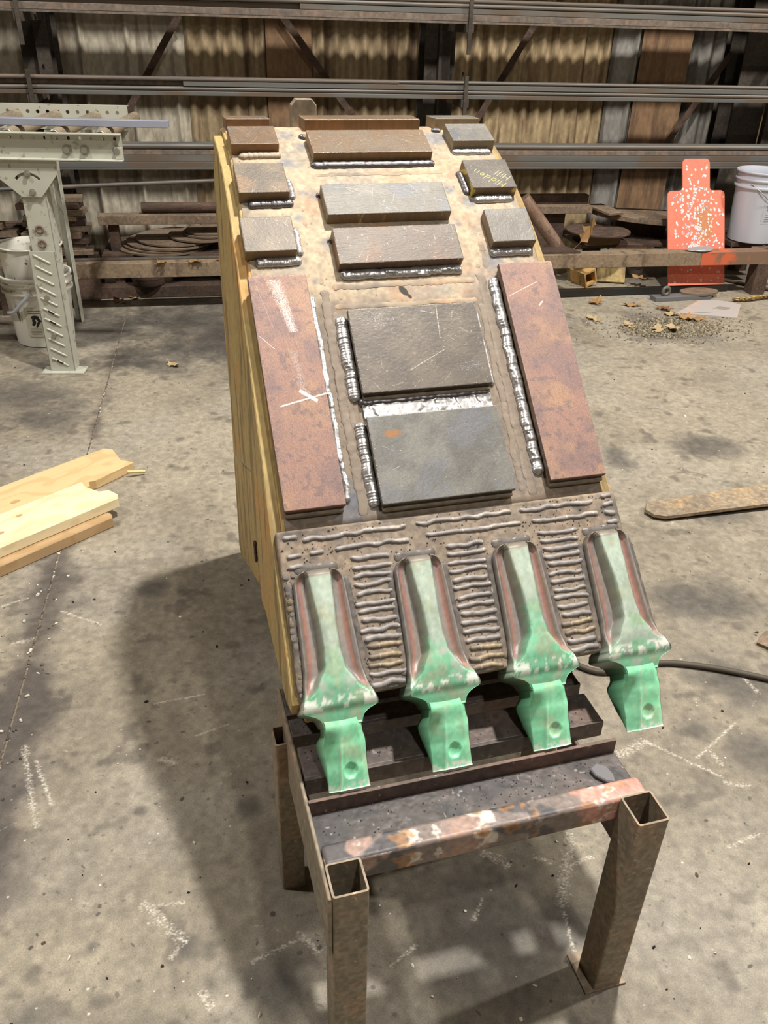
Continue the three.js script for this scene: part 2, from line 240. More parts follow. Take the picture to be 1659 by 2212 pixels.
{ // grit packed into the joint
  const g = new THREE.IcosahedronGeometry(1, 0), im = new THREE.InstancedMesh(g, std({ color: 0xffffff, roughness: 0.95 }), 520), m = new THREE.Matrix4(), q = new THREE.Quaternion(), e = new THREE.Euler(), c = new THREE.Color();
  for (let i = 0; i < 520; i++) { const near = i < 50, v = near ? rr(1.2, 2.4) : rr(1.0, 5.4), k = near ? rr(0.002, 0.007) : rr(0.004, 0.008); e.set(rr(0, 6), rr(0, 6), rr(0, 6)); m.compose(V3(GAP + (near ? rr(-0.05, 0.05) : rr(-0.004, 0.004)), near ? k * 0.35 : rr(-0.006, -0.003), -v), q.setFromEuler(e), V3(k, k * 0.6, k * rr(0.6, 1.6))); im.setMatrixAt(i, m); c.set(rnd() < (near ? 0.5 : 0.08) ? 0xd8d2c4 : rnd() < 0.6 ? 0x746a5e : 0x544c44); im.setColorAt(i, c); }
  shade(im); im.name = 'joint_grit'; im.userData.kind = 'stuff'; im.rotation.y = FW.turn; scene.add(im); tag(im, 'grit and pale crumbs packed in the concrete floor joint', 'grit');
}
stage('floor');

/* ------------------------------------------------------------------ setting: walls, ceiling, siding */
const plainWall = std({ map: tile(256, (u, v, fb) => mix3([112, 106, 95], [130, 122, 108], fb(6, 4, 601))), roughness: 0.9 });
function wallBox(name, u0, u1, v0, v1, y0, y1) { const o = structure(name); o.rotation.y = FW.turn; const g = boxAt(u0, u1, y0, y1, -v1, -v0, 0); part('panel', g, plainWall, o); return o; }
wallBox('wall_front', -9, 9, -7.2, -7.0, 0, 7); wallBox('wall_left', -9.2, -9, -7.2, 6.95, 0, 7); wallBox('wall_right', 9, 9.2, -7.2, 6.95, 0, 7);
wallBox('ceiling', -9.2, 9.2, -7.2, 6.95, 7, 7.2);
const back = structure('wall_back'); back.rotation.y = FW.turn;
part('girt_panel', boxAt(-9, 9, 0, 7, -6.95, -6.85, 0), plainWall, back);
const sidingTex = (a, b, c, s) => tile(512, (u, v, fb) => { let q = mix3(a, b, fb(14, 4, s, 3)); q = mix3(q, c, sstep(0.5, 0.74, fb(20, 4, s + 3, 3)) * 0.75); return q.map((x) => x * (0.88 + 0.24 * fb(60, 2, s + 9))); });
const SM = {
  cream: std({ map: sidingTex([176, 168, 152], [194, 186, 168], [128, 116, 100], 611), roughness: 0.6 }),
  tan: std({ map: sidingTex([142, 124, 98], [168, 150, 120], [78, 60, 44], 621), roughness: 0.6 }),
  tan2: std({ map: sidingTex([158, 138, 108], [184, 164, 130], [92, 72, 52], 631), roughness: 0.6 }),
  rust: std({ map: sidingTex([120, 94, 70], [142, 112, 84], [92, 70, 52], 641), roughness: 0.75 }),
  grey: std({ map: sidingTex([126, 124, 120], [150, 146, 140], [80, 74, 68], 651), roughness: 0.55 }),
};
function siding(u0, u1, v, kind, mat, y1 = 4.4) { // a steel sheet with real corrugation
  const n = Math.ceil((u1 - u0) / (kind === 'flat' ? 0.2 : 0.0125)), prof = (u) => (kind === 'wave' ? 0.018 * Math.sin(u / 0.1 * 6.283) : kind === 'rib' ? (() => { const w = ((u % 0.3) + 0.3) % 0.3; return w < 0.05 ? 0.03 * sstep(0, 0.018, w) * (1 - sstep(0.035, 0.05, w)) : (Math.abs(w - 0.15) < 0.01 || Math.abs(w - 0.23) < 0.01 ? 0.005 : 0); })() : 0.002 * Math.sin(u * 9));
  const f = (o) => (a, b) => { const u = lerp(u0, u1, b), y = lerp(0, y1, a); return [u, y, -(v - prof(u) + o), u, y * 0.5]; };
  part('siding_sheet', sheet(2, n, f(0), f(0.004)), mat, back);
}
siding(-2.69, -0.18, 6.54, 'rib', SM.cream); siding(-0.20, 0.35, 6.53, 'wave', SM.tan); siding(0.34, 0.65, 6.49, 'flat', SM.rust, 1.75); siding(0.33, 1.55, 6.53, 'wave', SM.tan); siding(1.50, 2.88, 6.53, 'wave', SM.tan2); siding(2.84, 3.10, 6.50, 'rib', SM.grey); siding(3.05, 3.44, 6.46, 'flat', SM.rust, 1.62); siding(3.08, 3.75, 6.53, 'wave', SM.grey); siding(4.04, 5.07, 6.53, 'wave', SM.tan);
const columnMat = std({ map: rustTile([58, 52, 46], [72, 64, 56], [50, 44, 40], 661, 0), roughness: 0.8 });
function column(u, w = 0.19) { // H-section post of the building
  const o = structure('trim_' + (column.n = (column.n || 0) + 1)); o.rotation.y = FW.turn; o.position.set(...FW.at(u, 0, 6.27));
  part('flange', boxAt(-w / 2, w / 2, 0, 5, 0, 0.014), columnMat, o); part('flange', boxAt(-w / 2, w / 2, 0, 5, -0.2, -0.186), columnMat, o); part('web', boxAt(-0.006, 0.006, 0, 5, -0.186, 0, 0.001), columnMat, o);
}
column(-1.10, 0.2); column(1.50, 0.21); column(3.88, 0.25);
stage('walls');

/* ------------------------------------------------------------------ lamps (out of frame, hung from the ceiling) */
const LAMP_LABELS = ['square high-bay lamp hanging over the excavator bucket', 'square high-bay lamp hanging beyond the roller conveyor', 'square high-bay lamp hanging over the clear floor by the right wall', 'square high-bay lamp hanging over the open floor in front of the work stand'];
LAMPS.forEach(([x, y, z, w, L], i) => {
  const o = thing('high_bay_lamp', LAMP_LABELS[i], 'lamp', [x, y, z]);
  part('housing', boxAt(-w / 2 - 0.03, w / 2 + 0.03, 0.012, 0.13, -w / 2 - 0.03, w / 2 + 0.03, 0.01), M.paint, o);
  part('diffuser', boxAt(-w / 2, w / 2, 0, 0.012, -w / 2, w / 2, 0.002), std({ color: 0xffffff, emissive: LAMP_COLOR, emissiveIntensity: 8 }), o);
  part('hanger', rodBetween(V3(0, 0.13, 0), V3(0, 7 - y, 0), 0.008, 8), M.bolt, o);
  const l = new THREE.RectAreaLight(LAMP_COLOR, L, w, w); l.position.set(0, -0.005, 0); l.rotation.x = -Math.PI / 2; o.add(l);
});

/* ------------------------------------------------------------------ excavator bucket */
const AL = 0.757, PV = 1.251, PY = 0.841, S1 = 0.44, R1 = 1.148, S2 = 0.9, R2 = 0.225, S3 = 1.294; // wear surface: flat, then two arcs
const UB = 0.502, VB = 1.75; // base of the bucket in its frame
function wear(s, off = 0) { // -> [v, y, slope]
  const line = (v, y, a, t) => [v + Math.cos(a) * t, y + Math.sin(a) * t, a];
  const arc = (v, y, a, r, t) => { const cx = v + Math.sin(a) * r, cy = y - Math.cos(a) * r, b = a - t / r; return [cx - Math.sin(b) * r, cy + Math.cos(b) * r, b]; };
  let q; if (s <= S1) q = line(PV, PY, AL, s); else { q = line(PV, PY, AL, S1); if (s <= S2) q = arc(...q, R1, s - S1); else { q = arc(...q, R1, S2 - S1); if (s <= S3) q = arc(...q, R2, s - S2); else { q = arc(...q, R2, S3 - S2); q = line(...q, s - S3); } } }
  return [q[0] - Math.sin(q[2]) * off, q[1] + Math.cos(q[2]) * off, q[2]];
}
const bp = (u, s, off = 0) => { const [v, y] = wear(s, off); return V3(u - UB, y, -(v - VB)); };
const bn = (s) => { const a = wear(s)[2]; return V3(0, Math.cos(a), Math.sin(a)); };
const bz = (s) => { const a = wear(s)[2]; return V3(0, -Math.sin(a), Math.cos(a)); };
const bucket = thing('excavator_bucket', 'heavy steel excavator bucket with welded wear plates and four green teeth', 'excavator bucket', FB.at(UB, 0, VB), FB.turn);
const halfW = (v) => 0.319 - 0.0314 * (Math.min(v, 1.85) - 1.25);
// shell: scaled grey-brown flat, flash-rusted tan crown, blue-grey heat marks beside the welds
const HEAT = [[0.318, 0.80, 0.03], [0.335, 0.70, 0.02], [0.36, 0.86, 0.035], [0.655, 0.70, 0.02], [0.65, 0.60, 0.015], [0.69, 0.66, 0.03], [0.315, 0.63, 0.02], [0.68, 0.90, 0.04], [0.32, 0.47, 0.015], [0.355, 0.69, 0.03], [0.358, 0.56, 0.03], [0.70, 0.50, 0.03], [0.33, 0.92, 0.05], [0.345, 0.03, 0.05], [0.66, 0.02, 0.05], [0.31, 0.0, 0.04]];
const shellMap = canvasTex(512, 1280, (a, b) => {
  const u = lerp(0.18, 0.824, a), s = lerp(1.62, -0.035, b), x = u * 9, y = s * 9, n = fbm(x, y, 2101, 4), k = fbm(x * 14, y * 14, 2111, 2), e = s + (fbm(x * 2, y * 2, 2121, 4) - 0.5) * 0.1;
  let q = mix3([150, 136, 117], [170, 154, 130], n); q = mix3(q, [160, 130, 106], sstep(0.5, 0.68, fbm(x * 1.3 + 4, y * 1.3, 2131, 4)) * 0.7); q = mix3(q, [134, 128, 120], sstep(0.52, 0.7, fbm(x * 1.7 + 8, y * 1.1, 2141, 4)) * 0.6);
  const low = mix3([112, 101, 90], [134, 119, 104], n); q = mix3(low, q, sstep(0.40, 0.45, e));
  for (const [hu, hs, r] of HEAT) { const dx = u - hu, dy = s - hs, d = Math.sqrt(dx * dx + dy * dy) / r + (n - 0.5) * 1.4; if (d < 1) q = mix3(q, [92, 98, 112], (1 - sstep(0.2, 1, d)) * 0.55); }
  return q.map((c) => c * (0.86 + 0.28 * k));
}, (g, w, h) => { for (let i = 0; i < 500; i++) { g.fillStyle = `rgba(60,52,46,${rr(0.2, 0.6).toFixed(2)})`; g.fillRect(rnd() * w, rnd() * h, rr(1, 3), rr(1, 3)); } g.fillStyle = 'rgba(40,36,32,0.95)'; for (const [u, s, a, b] of [[0.497, 0.437, 10, 16], [0.507, 0.424, 5, 8]]) { g.beginPath(); g.ellipse((u - 0.18) / 0.644 * w, (1.62 - s) / 1.655 * h, a * 0.55, b * 0.6, -0.6, 0, 6.3); g.fill(); } });
const shellMat = std({ map: shellMap, color: new THREE.Color().setScalar(1.18), roughness: 0.7, metalness: 0.1, bumpMap: bumpFine, bumpScale: 0.0006 });
const shellUV = (u, s) => [(u + 0.322) / 0.644, (s + 0.035) / 1.655];
const shellAt = (off) => (i, j) => { const s = lerp(-0.035, 1.62, i), [v, y] = wear(s, off), h = halfW(v) - 0.004, u = lerp(-h, h, j); return [u, y, -(v - VB), ...shellUV(u, s)]; };
part('shell', sheet(90, 12, shellAt(-0.025), shellAt(-0.045)), shellMat, bucket, 'rust-bloomed tan curved shell');
// side plates
function sidePlate(pts, th, sg, inset) { // outline in (v, y); outer face at the bucket's half width + inset
  const sh = new THREE.Shape(pts.map((p) => new THREE.Vector2(p[0], p[1])));
  const g = new THREE.ExtrudeGeometry(sh, { depth: th, bevelEnabled: true, bevelSize: 0.002, bevelThickness: 0.002, bevelSegments: 1, curveSegments: 4 }); g.rotateY(Math.PI / 2);
  const p = g.attributes.position; for (let i = 0; i < p.count; i++) { const v = -p.getZ(i), h = halfW(v) + inset; p.setX(i, sg > 0 ? h - th + p.getX(i) : -h + p.getX(i)); p.setZ(i, -(v - VB)); }
  g.computeVertexNormals(); return uvBox(g, 0.3, 0.1, 1.2);
}
const outline = []; for (let s = -0.33; s < 1.6; s += 0.03) { const [v, y] = wear(s, -0.03); outline.push([v, y]); }
outline.push([2.40, 0.035], [2.36, 0.02], [1.70, 0.345], [1.46, 0.455], [1.12, 0.5], [1.03, 0.55]);
const doubler = []; for (let s = -0.33; s < 0.98; s += 0.03) { const [v, y] = wear(s, -0.04); doubler.push([v, y]); }
doubler.push([2.09, 1.24], [2.105, 0.9], [2.08, 0.60], [2.055, 0.555], [1.62, 0.735], [1.57, 0.735], [1.545, 0.69], [1.55, 0.43], [1.46, 0.465], [1.13, 0.51], [1.05, 0.555]);
for (const sg of [-1, 1]) {
  part('side_plate', sidePlate(outline, 0.014, sg, 0), M.ochre, bucket, 'ochre side plate with worn paint');
  part('side_doubler', sidePlate(doubler, 0.02, sg, 0.02), M.ochre, bucket, 'thicker doubler plate on the side');
}
// raised weld and gouged plug marks down the left side
for (const [v0, y0, v1, y1, r] of [[1.885, 1.27, 1.98, 1.05, 0.008], [1.99, 1.02, 2.06, 0.74, 0.006], [1.66, 1.0, 1.72, 0.83, 0.005]]) part('seam_weld', bead(V3(-halfW(v0) - 0.02, y0, -(v0 - VB)), V3(-halfW(v1) - 0.02, y1, -(v1 - VB)), V3(-1, 0, 0), r, { seg: 40, wob: 0.006, rip: 0.35, h: 0.5 }), M.beadTan, bucket);

for (const [v0, y0, v1, y1] of [[2.108, 0.86, 2.083, 0.60], [2.083, 0.60, 2.05, 0.552], [2.05, 0.552, 1.63, 0.728], [1.63, 0.728, 1.555, 0.70]]) part('fillet_weld', bead(V3(-halfW(v0) - 0.008, y0, -(v0 - VB)), V3(-halfW(v1) - 0.008, y1, -(v1 - VB)), V3(-1, 0, 0), 0.014, { seg: 40, wob: 0.002, rip: 0.15, h: 0.8, sink: 0 }), M.greyWeld, bucket, 'grey fillet weld along the doubler edge');
for (const [v, y] of [[1.86, 0.98], [1.93, 0.84], [1.97, 0.75], [1.70, 0.47]]) part('plug_slot', bead(V3(-halfW(v) - 0.02, y + 0.03, -(v - VB)), V3(-halfW(v) - 0.02, y - 0.03, -(v - VB - 0.01)), V3(-1, 0, 0), 0.007, { seg: 12, wob: 0.001, rip: 0.3, h: 0.6 }), M.rustDark, bucket);
// wear plates
function steelPlateTex(w, h, a, b, o = {}) {
  const s = Math.floor(rnd() * 900) + 1000;
  return canvasTex(w, h, (u, v) => {
    const x = u * w / 512 * 5, y = v * h / 512 * 5; let q = mix3(a, b, sstep(0.3, 0.7, fbm(x, y, s, 4)));
    if (o.tint) q = mix3(q, o.tint, sstep(0.48, 0.72, fbm(x * 0.7 + 9, y * 0.7, s + 40, 4)) * (o.tintAmount ?? 0.7));
    if (o.blue) q = mix3(q, [128, 130, 138], sstep(0.55, 0.75, fbm(x * 0.8 + 30, y * 0.8, s + 80, 3)) * 0.7);
    if (o.spots) q = mix3(q, o.spots, sstep(0.6, 0.75, fbm(x * 5, y * 5, s + 60, 3)) * 0.55);
    return q.map((c) => c * (0.9 + 0.2 * fbm(x * 22, y * 22, s + 99, 2)));
  }, (g) => {
    for (let i = 0; i < (o.specks ?? 60); i++) { g.fillStyle = `rgba(240,236,228,${rr(0.3, 0.9).toFixed(2)})`; g.fillRect(rnd() * w, rnd() * h, rr(1, 4), rr(1, 4)); }
    for (let i = 0; i < (o.lines ?? 8); i++) { const x = rnd() * w, y = rnd() * h, an = rr(0, 3.1), L = rr(10, 60); scratch(g, x, y, x + Math.cos(an) * L, y + Math.sin(an) * L, '235,230,220', 0.5, 0.8, 1.2); }
    // bare bright metal and grit along the cut edges, with edge highlights painted in
    for (const [x0, y0, x1, y1] of [[0, 1, w, 1], [0, h - 2, w, h - 2], [1, 0, 1, h], [w - 2, 0, w - 2, h]]) scratch(g, x0, y0, x1, y1, '255,250,244', 0.9, 2.2, o.edge ?? 0.9);
    if (o.draw) o.draw(g, w, h);
  });
}
const DARKSIDE = [0.42, 0.38, 0.34];
function wearPlate(u0, u1, s0, s1, t, map, label, o = {}) {
  if (o.pad) { const w = u1 - u0 - 0.006, L = s1 - s0 + 0.004; part('backing_pad', basis(box(w, 0.013, L, 0.003), V3(1, 0, 0), bn(0.1), bz(0.1), bp((u0 + u1) / 2, (s0 + s1) / 2 - 0.006, -0.0195)), M.padSteel, bucket); }
  const sm = (s0 + s1) / 2, a = wear(s0), b = wear(s1), len = Math.hypot(b[0] - a[0], b[1] - a[1]);
  const g = new RoundedBoxGeometry(u1 - u0, t, len, 2, 0.0025), p = g.attributes.position, n = g.attributes.normal, uv = g.attributes.uv, w = u1 - u0;
  for (let i = 0; i < p.count; i++) { if (Math.abs(n.getY(i)) > 0.6) uv.setXY(i, clamp(p.getX(i) / w + 0.5, 0.002, 0.998), clamp(0.5 - p.getZ(i) / len, 0.002, 0.998)); else uv.setXY(i, (p.getX(i) + p.getZ(i)) * 1.5 + 0.5, p.getY(i) * 1.5 + 0.4); }
  const an = Math.atan2(b[1] - a[1], b[0] - a[0]), N = V3(0, Math.cos(an), Math.sin(an)), Z = V3(0, -Math.sin(an), Math.cos(an));
  const c = V3((u0 + u1) / 2 - UB, (a[1] + b[1]) / 2, -((a[0] + b[0]) / 2 - VB)).addScaledVector(N, -t / 2);
  const face = new THREE.Color().setScalar(o.tone ?? 0.5), cut = new THREE.Color().setRGB(...(o.cut ?? [0.86, 0.70, 0.48])), vc = new Float32Array(p.count * 3); // tops take the tone, all other faces a paler tan unless overridden
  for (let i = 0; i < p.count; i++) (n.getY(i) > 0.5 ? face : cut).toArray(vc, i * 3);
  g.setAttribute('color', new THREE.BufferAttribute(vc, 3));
  basis(g, V3(1, 0, 0), N, Z, c);
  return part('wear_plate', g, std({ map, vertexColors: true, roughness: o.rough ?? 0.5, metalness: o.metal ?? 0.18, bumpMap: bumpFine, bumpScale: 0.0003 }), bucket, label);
}
const PT = 0.026;
const brown1 = [134, 122, 110], brown2 = [154, 138, 120], warm = [182, 146, 112], steelA = [130, 125, 117], steelB = [152, 146, 136];
// left column blocks, from the top
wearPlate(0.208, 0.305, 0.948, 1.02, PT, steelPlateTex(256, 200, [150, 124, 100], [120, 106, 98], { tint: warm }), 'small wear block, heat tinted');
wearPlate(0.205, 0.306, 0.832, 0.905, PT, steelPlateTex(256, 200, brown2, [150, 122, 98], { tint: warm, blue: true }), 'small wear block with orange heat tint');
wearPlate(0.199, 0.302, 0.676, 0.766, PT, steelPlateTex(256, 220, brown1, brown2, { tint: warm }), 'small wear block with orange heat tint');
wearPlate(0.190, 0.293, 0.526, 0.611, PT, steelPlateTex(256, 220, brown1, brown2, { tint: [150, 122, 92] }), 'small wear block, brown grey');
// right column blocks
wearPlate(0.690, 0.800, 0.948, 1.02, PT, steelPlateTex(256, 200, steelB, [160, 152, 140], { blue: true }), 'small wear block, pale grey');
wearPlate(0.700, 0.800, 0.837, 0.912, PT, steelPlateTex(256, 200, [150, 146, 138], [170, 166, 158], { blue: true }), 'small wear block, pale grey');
const LET = { H: [[[0, 0], [0, 1]], [[0.55, 0], [0.55, 1]], [[0, 0.5], [0.55, 0.5]]], i: [[[0.1, 0.45], [0.1, 1]], [[0.1, 0.2], [0.1, 0.26]]], l: [[[0.1, 0], [0.1, 1]]], d: [[[0.45, 0], [0.45, 1]], [[0.45, 0.55], [0.2, 0.48], [0.02, 0.7], [0.12, 0.98], [0.45, 0.85]]], e: [[[0.02, 0.72], [0.42, 0.7], [0.3, 0.48], [0.06, 0.6], [0.06, 0.9], [0.3, 1], [0.45, 0.9]]], n: [[[0.03, 0.48], [0.05, 1]], [[0.05, 0.62], [0.25, 0.48], [0.42, 0.6], [0.44, 1]]] };
function handwrite(g, text, x, y, ang, size, col, lw) {
  g.save(); g.translate(x, y); g.rotate(ang); g.strokeStyle = col; g.lineWidth = lw; g.lineCap = 'round'; g.lineJoin = 'round'; let cx = 0;
  for (const ch of text) { const dy = rr(-0.06, 0.06) * size; for (const st of LET[ch]) { g.beginPath(); st.forEach(([a, b], i) => { const px = cx + (a + (1 - b) * 0.18) * size, py = (b - 1) * size + dy; i ? g.lineTo(px, py) : g.moveTo(px, py); }); g.stroke(); } cx += (ch === 'i' || ch === 'l' ? 0.36 : 0.72) * size; }
  g.restore();
}
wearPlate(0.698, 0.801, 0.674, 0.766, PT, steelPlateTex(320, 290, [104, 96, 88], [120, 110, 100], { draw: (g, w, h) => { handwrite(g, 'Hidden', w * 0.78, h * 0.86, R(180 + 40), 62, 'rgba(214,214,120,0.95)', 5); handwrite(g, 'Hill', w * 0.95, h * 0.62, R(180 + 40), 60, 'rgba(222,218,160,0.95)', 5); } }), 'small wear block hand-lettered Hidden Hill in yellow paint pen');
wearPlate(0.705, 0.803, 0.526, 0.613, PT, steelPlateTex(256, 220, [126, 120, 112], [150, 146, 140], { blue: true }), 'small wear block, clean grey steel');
// centre column
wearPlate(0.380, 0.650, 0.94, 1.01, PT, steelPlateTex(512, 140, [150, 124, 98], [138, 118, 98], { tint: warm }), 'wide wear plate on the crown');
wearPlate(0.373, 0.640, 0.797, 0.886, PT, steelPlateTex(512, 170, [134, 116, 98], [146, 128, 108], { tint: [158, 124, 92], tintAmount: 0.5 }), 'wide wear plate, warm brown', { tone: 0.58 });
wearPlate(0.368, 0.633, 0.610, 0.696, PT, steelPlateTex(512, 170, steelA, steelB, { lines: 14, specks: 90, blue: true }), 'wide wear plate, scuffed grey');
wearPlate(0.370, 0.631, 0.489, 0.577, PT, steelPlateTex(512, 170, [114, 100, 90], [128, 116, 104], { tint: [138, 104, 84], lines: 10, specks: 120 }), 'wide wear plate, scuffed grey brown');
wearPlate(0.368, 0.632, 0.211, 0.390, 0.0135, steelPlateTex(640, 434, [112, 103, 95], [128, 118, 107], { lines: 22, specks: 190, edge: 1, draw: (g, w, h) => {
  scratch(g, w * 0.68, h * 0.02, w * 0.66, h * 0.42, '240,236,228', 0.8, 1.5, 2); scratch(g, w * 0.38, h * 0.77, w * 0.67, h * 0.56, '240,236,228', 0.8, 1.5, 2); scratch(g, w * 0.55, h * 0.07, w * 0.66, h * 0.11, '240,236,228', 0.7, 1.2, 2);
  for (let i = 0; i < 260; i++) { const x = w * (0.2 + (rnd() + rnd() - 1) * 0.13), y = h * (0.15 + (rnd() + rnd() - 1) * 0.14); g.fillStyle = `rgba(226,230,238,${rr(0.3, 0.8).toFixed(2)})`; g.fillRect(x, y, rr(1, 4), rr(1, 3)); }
  for (let i = 0; i < 120; i++) { const x = w * (0.86 + (rnd() + rnd() - 1) * 0.14), y = h * (0.78 + (rnd() + rnd() - 1) * 0.06); g.fillStyle = `rgba(190,200,216,${rr(0.3, 0.7).toFixed(2)})`; g.fillRect(x, y, rr(1, 6), rr(1, 3)); } } }), 'large dark wear plate with white scratches', { rough: 0.42, tone: 0.62, pad: 1, cut: DARKSIDE });
wearPlate(0.366, 0.629, -0.009, 0.165, 0.0135, steelPlateTex(640, 424, [118, 116, 112], [140, 138, 132], { blue: true, lines: 6, specks: 80, draw: (g, w, h) => { for (let i = 0; i < 900; i++) { const x = w * (0.16 + (rnd() + rnd() - 1) * 0.075), y = h * (0.215 + (rnd() + rnd() - 1) * 0.05); g.fillStyle = `rgba(176,116,62,${rr(0.1, 0.45).toFixed(2)})`; g.fillRect(x, y, rr(2, 7), rr(2, 5)); } } }), 'large grey wear plate with an orange rust spot', { rough: 0.42, tone: 0.66, pad: 1, cut: DARKSIDE });
// long red-brown side plates
const redTex = (seed, draw) => { const s = seed; return canvasTex(384, 1520, (u, v) => { const x = u * 2.2, y = v * 9; let q = mix3([170, 132, 118], [150, 120, 114], sstep(0.35, 0.65, fbm(x, y, s, 4))); q = mix3(q, [188, 148, 118], sstep(0.5, 0.72, fbm(x * 0.9 + 5, y * 0.9, s + 20, 4)) * 0.7); q = mix3(q, [124, 104, 106], sstep(0.56, 0.74, fbm(x * 4, y * 4, s + 30, 4)) * 0.6); return q.map((c) => c * (0.84 + 0.32 * fbm(x * 40, y * 40, s + 60, 2))); }, draw); };
const edgeDust = (g, w, h) => { for (const [x0, y0, x1, y1, wd] of [[0, 3, w, 3, 14], [2, 0, 2, h, 4], [w - 3, 0, w - 3, h, 4], [0, h - 2, w, h - 2, 1.5]]) scratch(g, x0, y0, x1, y1, '240,232,226', 0.7, wd, 1.4); };
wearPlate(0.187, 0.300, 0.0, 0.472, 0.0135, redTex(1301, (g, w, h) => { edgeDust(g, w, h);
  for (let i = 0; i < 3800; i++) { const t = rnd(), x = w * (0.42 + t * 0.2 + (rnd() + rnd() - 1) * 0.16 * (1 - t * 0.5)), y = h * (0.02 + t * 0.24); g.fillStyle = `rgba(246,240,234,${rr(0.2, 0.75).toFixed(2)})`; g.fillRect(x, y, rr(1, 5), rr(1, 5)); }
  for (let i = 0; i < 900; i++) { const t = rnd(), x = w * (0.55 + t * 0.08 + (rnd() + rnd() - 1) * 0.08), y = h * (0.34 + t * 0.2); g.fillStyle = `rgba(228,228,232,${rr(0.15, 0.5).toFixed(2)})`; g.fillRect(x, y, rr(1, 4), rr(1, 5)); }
  scratch(g, w * 0.2, h * 0.575, w * 1.0, h * 0.535, '255,255,255', 1, 6, 7); scratch(g, w * 0.55, h * 0.515, w * 0.82, h * 0.565, '255,255,255', 1, 14, 18); scratch(g, w * 0.04, h * 0.27, w * 0.26, h * 0.33, '240,234,230', 0.9, 2, 3); scratch(g, w * 0.1, h * 0.03, w * 0.3, h * 0.25, '240,234,230', 0.6, 2, 0.8); scratch(g, w * 0.45, h * 0.46, w * 0.72, h * 0.53, '244,238,232', 0.8, 8, 0.7); }), 'long red-brown wear plate with chalk marks', { rough: 0.55, metal: 0.1, tone: 0.7, pad: 1, cut: DARKSIDE });
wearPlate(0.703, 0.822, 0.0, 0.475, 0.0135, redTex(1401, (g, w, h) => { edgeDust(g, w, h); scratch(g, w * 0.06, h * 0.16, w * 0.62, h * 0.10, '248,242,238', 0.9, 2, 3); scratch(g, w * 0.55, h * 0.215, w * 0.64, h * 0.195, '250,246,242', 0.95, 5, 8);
  for (let i = 0; i < 2600; i++) { const t = rnd(); g.fillStyle = `rgba(190,146,110,${rr(0.1, 0.3).toFixed(2)})`; const x = w * (0.02 + t * 0.9), y = h * (0.44 - t * 0.12 + (rnd() + rnd() - 1) * 0.07); g.fillRect(x, y, rr(2, 9), rr(2, 6)); } }), 'long rusty wear plate with a white scratch', { rough: 0.55, metal: 0.1, tone: 0.7, pad: 1, cut: DARKSIDE });

// welds round the plates
const offS = -0.025; // shell surface below the plate tops
const wb = (u0, s0, u1, s1, r, mat, o) => part('weld_bead', bead(bp(u0, s0, offS + 0.004), bp(u1, s1, offS + 0.004), bn((s0 + s1) / 2), r, { seg: 60, wob: 0.0012, rip: 0.14, ripn: 0.0055, h: 0.75, ...o }), mat, bucket);
wb(0.218, 0.823, 0.310, 0.826, 0.0095, M.weldTan); wb(0.215, 0.666, 0.310, 0.668, 0.0105, M.weld); wb(0.208, 0.516, 0.302, 0.517, 0.0105, M.weldBright);
wb(0.308, 0.74, 0.311, 0.68, 0.007, M.weldBright); wb(0.299, 0.60, 0.302, 0.53, 0.007, M.weldBright);
wb(0.698, 0.828, 0.792, 0.829, 0.0095, M.weldBright); wb(0.702, 0.664, 0.793, 0.666, 0.0105, M.weldBright); wb(0.700, 0.516, 0.797, 0.517, 0.0105, M.weldBright); wb(0.692, 0.755, 0.695, 0.68, 0.009, M.weld);
wb(0.366, 0.786, 0.646, 0.787, 0.010, M.weld, { seg: 70 }); wb(0.362, 0.905, 0.378, 0.895, 0.008, M.weld); wb(0.678, 0.935, 0.70, 0.93, 0.008, M.weld);
wb(0.372, 0.478, 0.632, 0.48, 0.0115, M.weldBright, { seg: 120, rip: 0.1 });
wb(0.358, 0.388, 0.358, 0.205, 0.0135, M.weldBright, { seg: 140, rip: 0.13, wob: 0.0015 }); wb(0.361, 0.202, 0.632, 0.203, 0.010, M.weld, { seg: 70 }); wb(0.637, 0.385, 0.637, 0.215, 0.006, M.weldBright, { seg: 100, rip: 0.12 });
wb(0.357, 0.165, 0.357, -0.005, 0.012, M.weldBright, { seg: 140, rip: 0.13, wob: 0.0015 }); wb(0.633, 0.155, 0.633, 0.03, 0.004, M.weldTan, { seg: 50 });
wb(0.306, 0.435, 0.308, 0.01, 0.0075, M.weldBright, { seg: 220, rip: 0.13, wob: 0.0015 }); wb(0.693, 0.455, 0.693, 0.02, 0.012, M.weldBright, { seg: 240, rip: 0.13, wob: 0.0015 });
wb(0.36, 0.69, 0.366, 0.689, 0.006, M.weld); wb(0.361, 0.567, 0.367, 0.565, 0.006, M.weldBright);
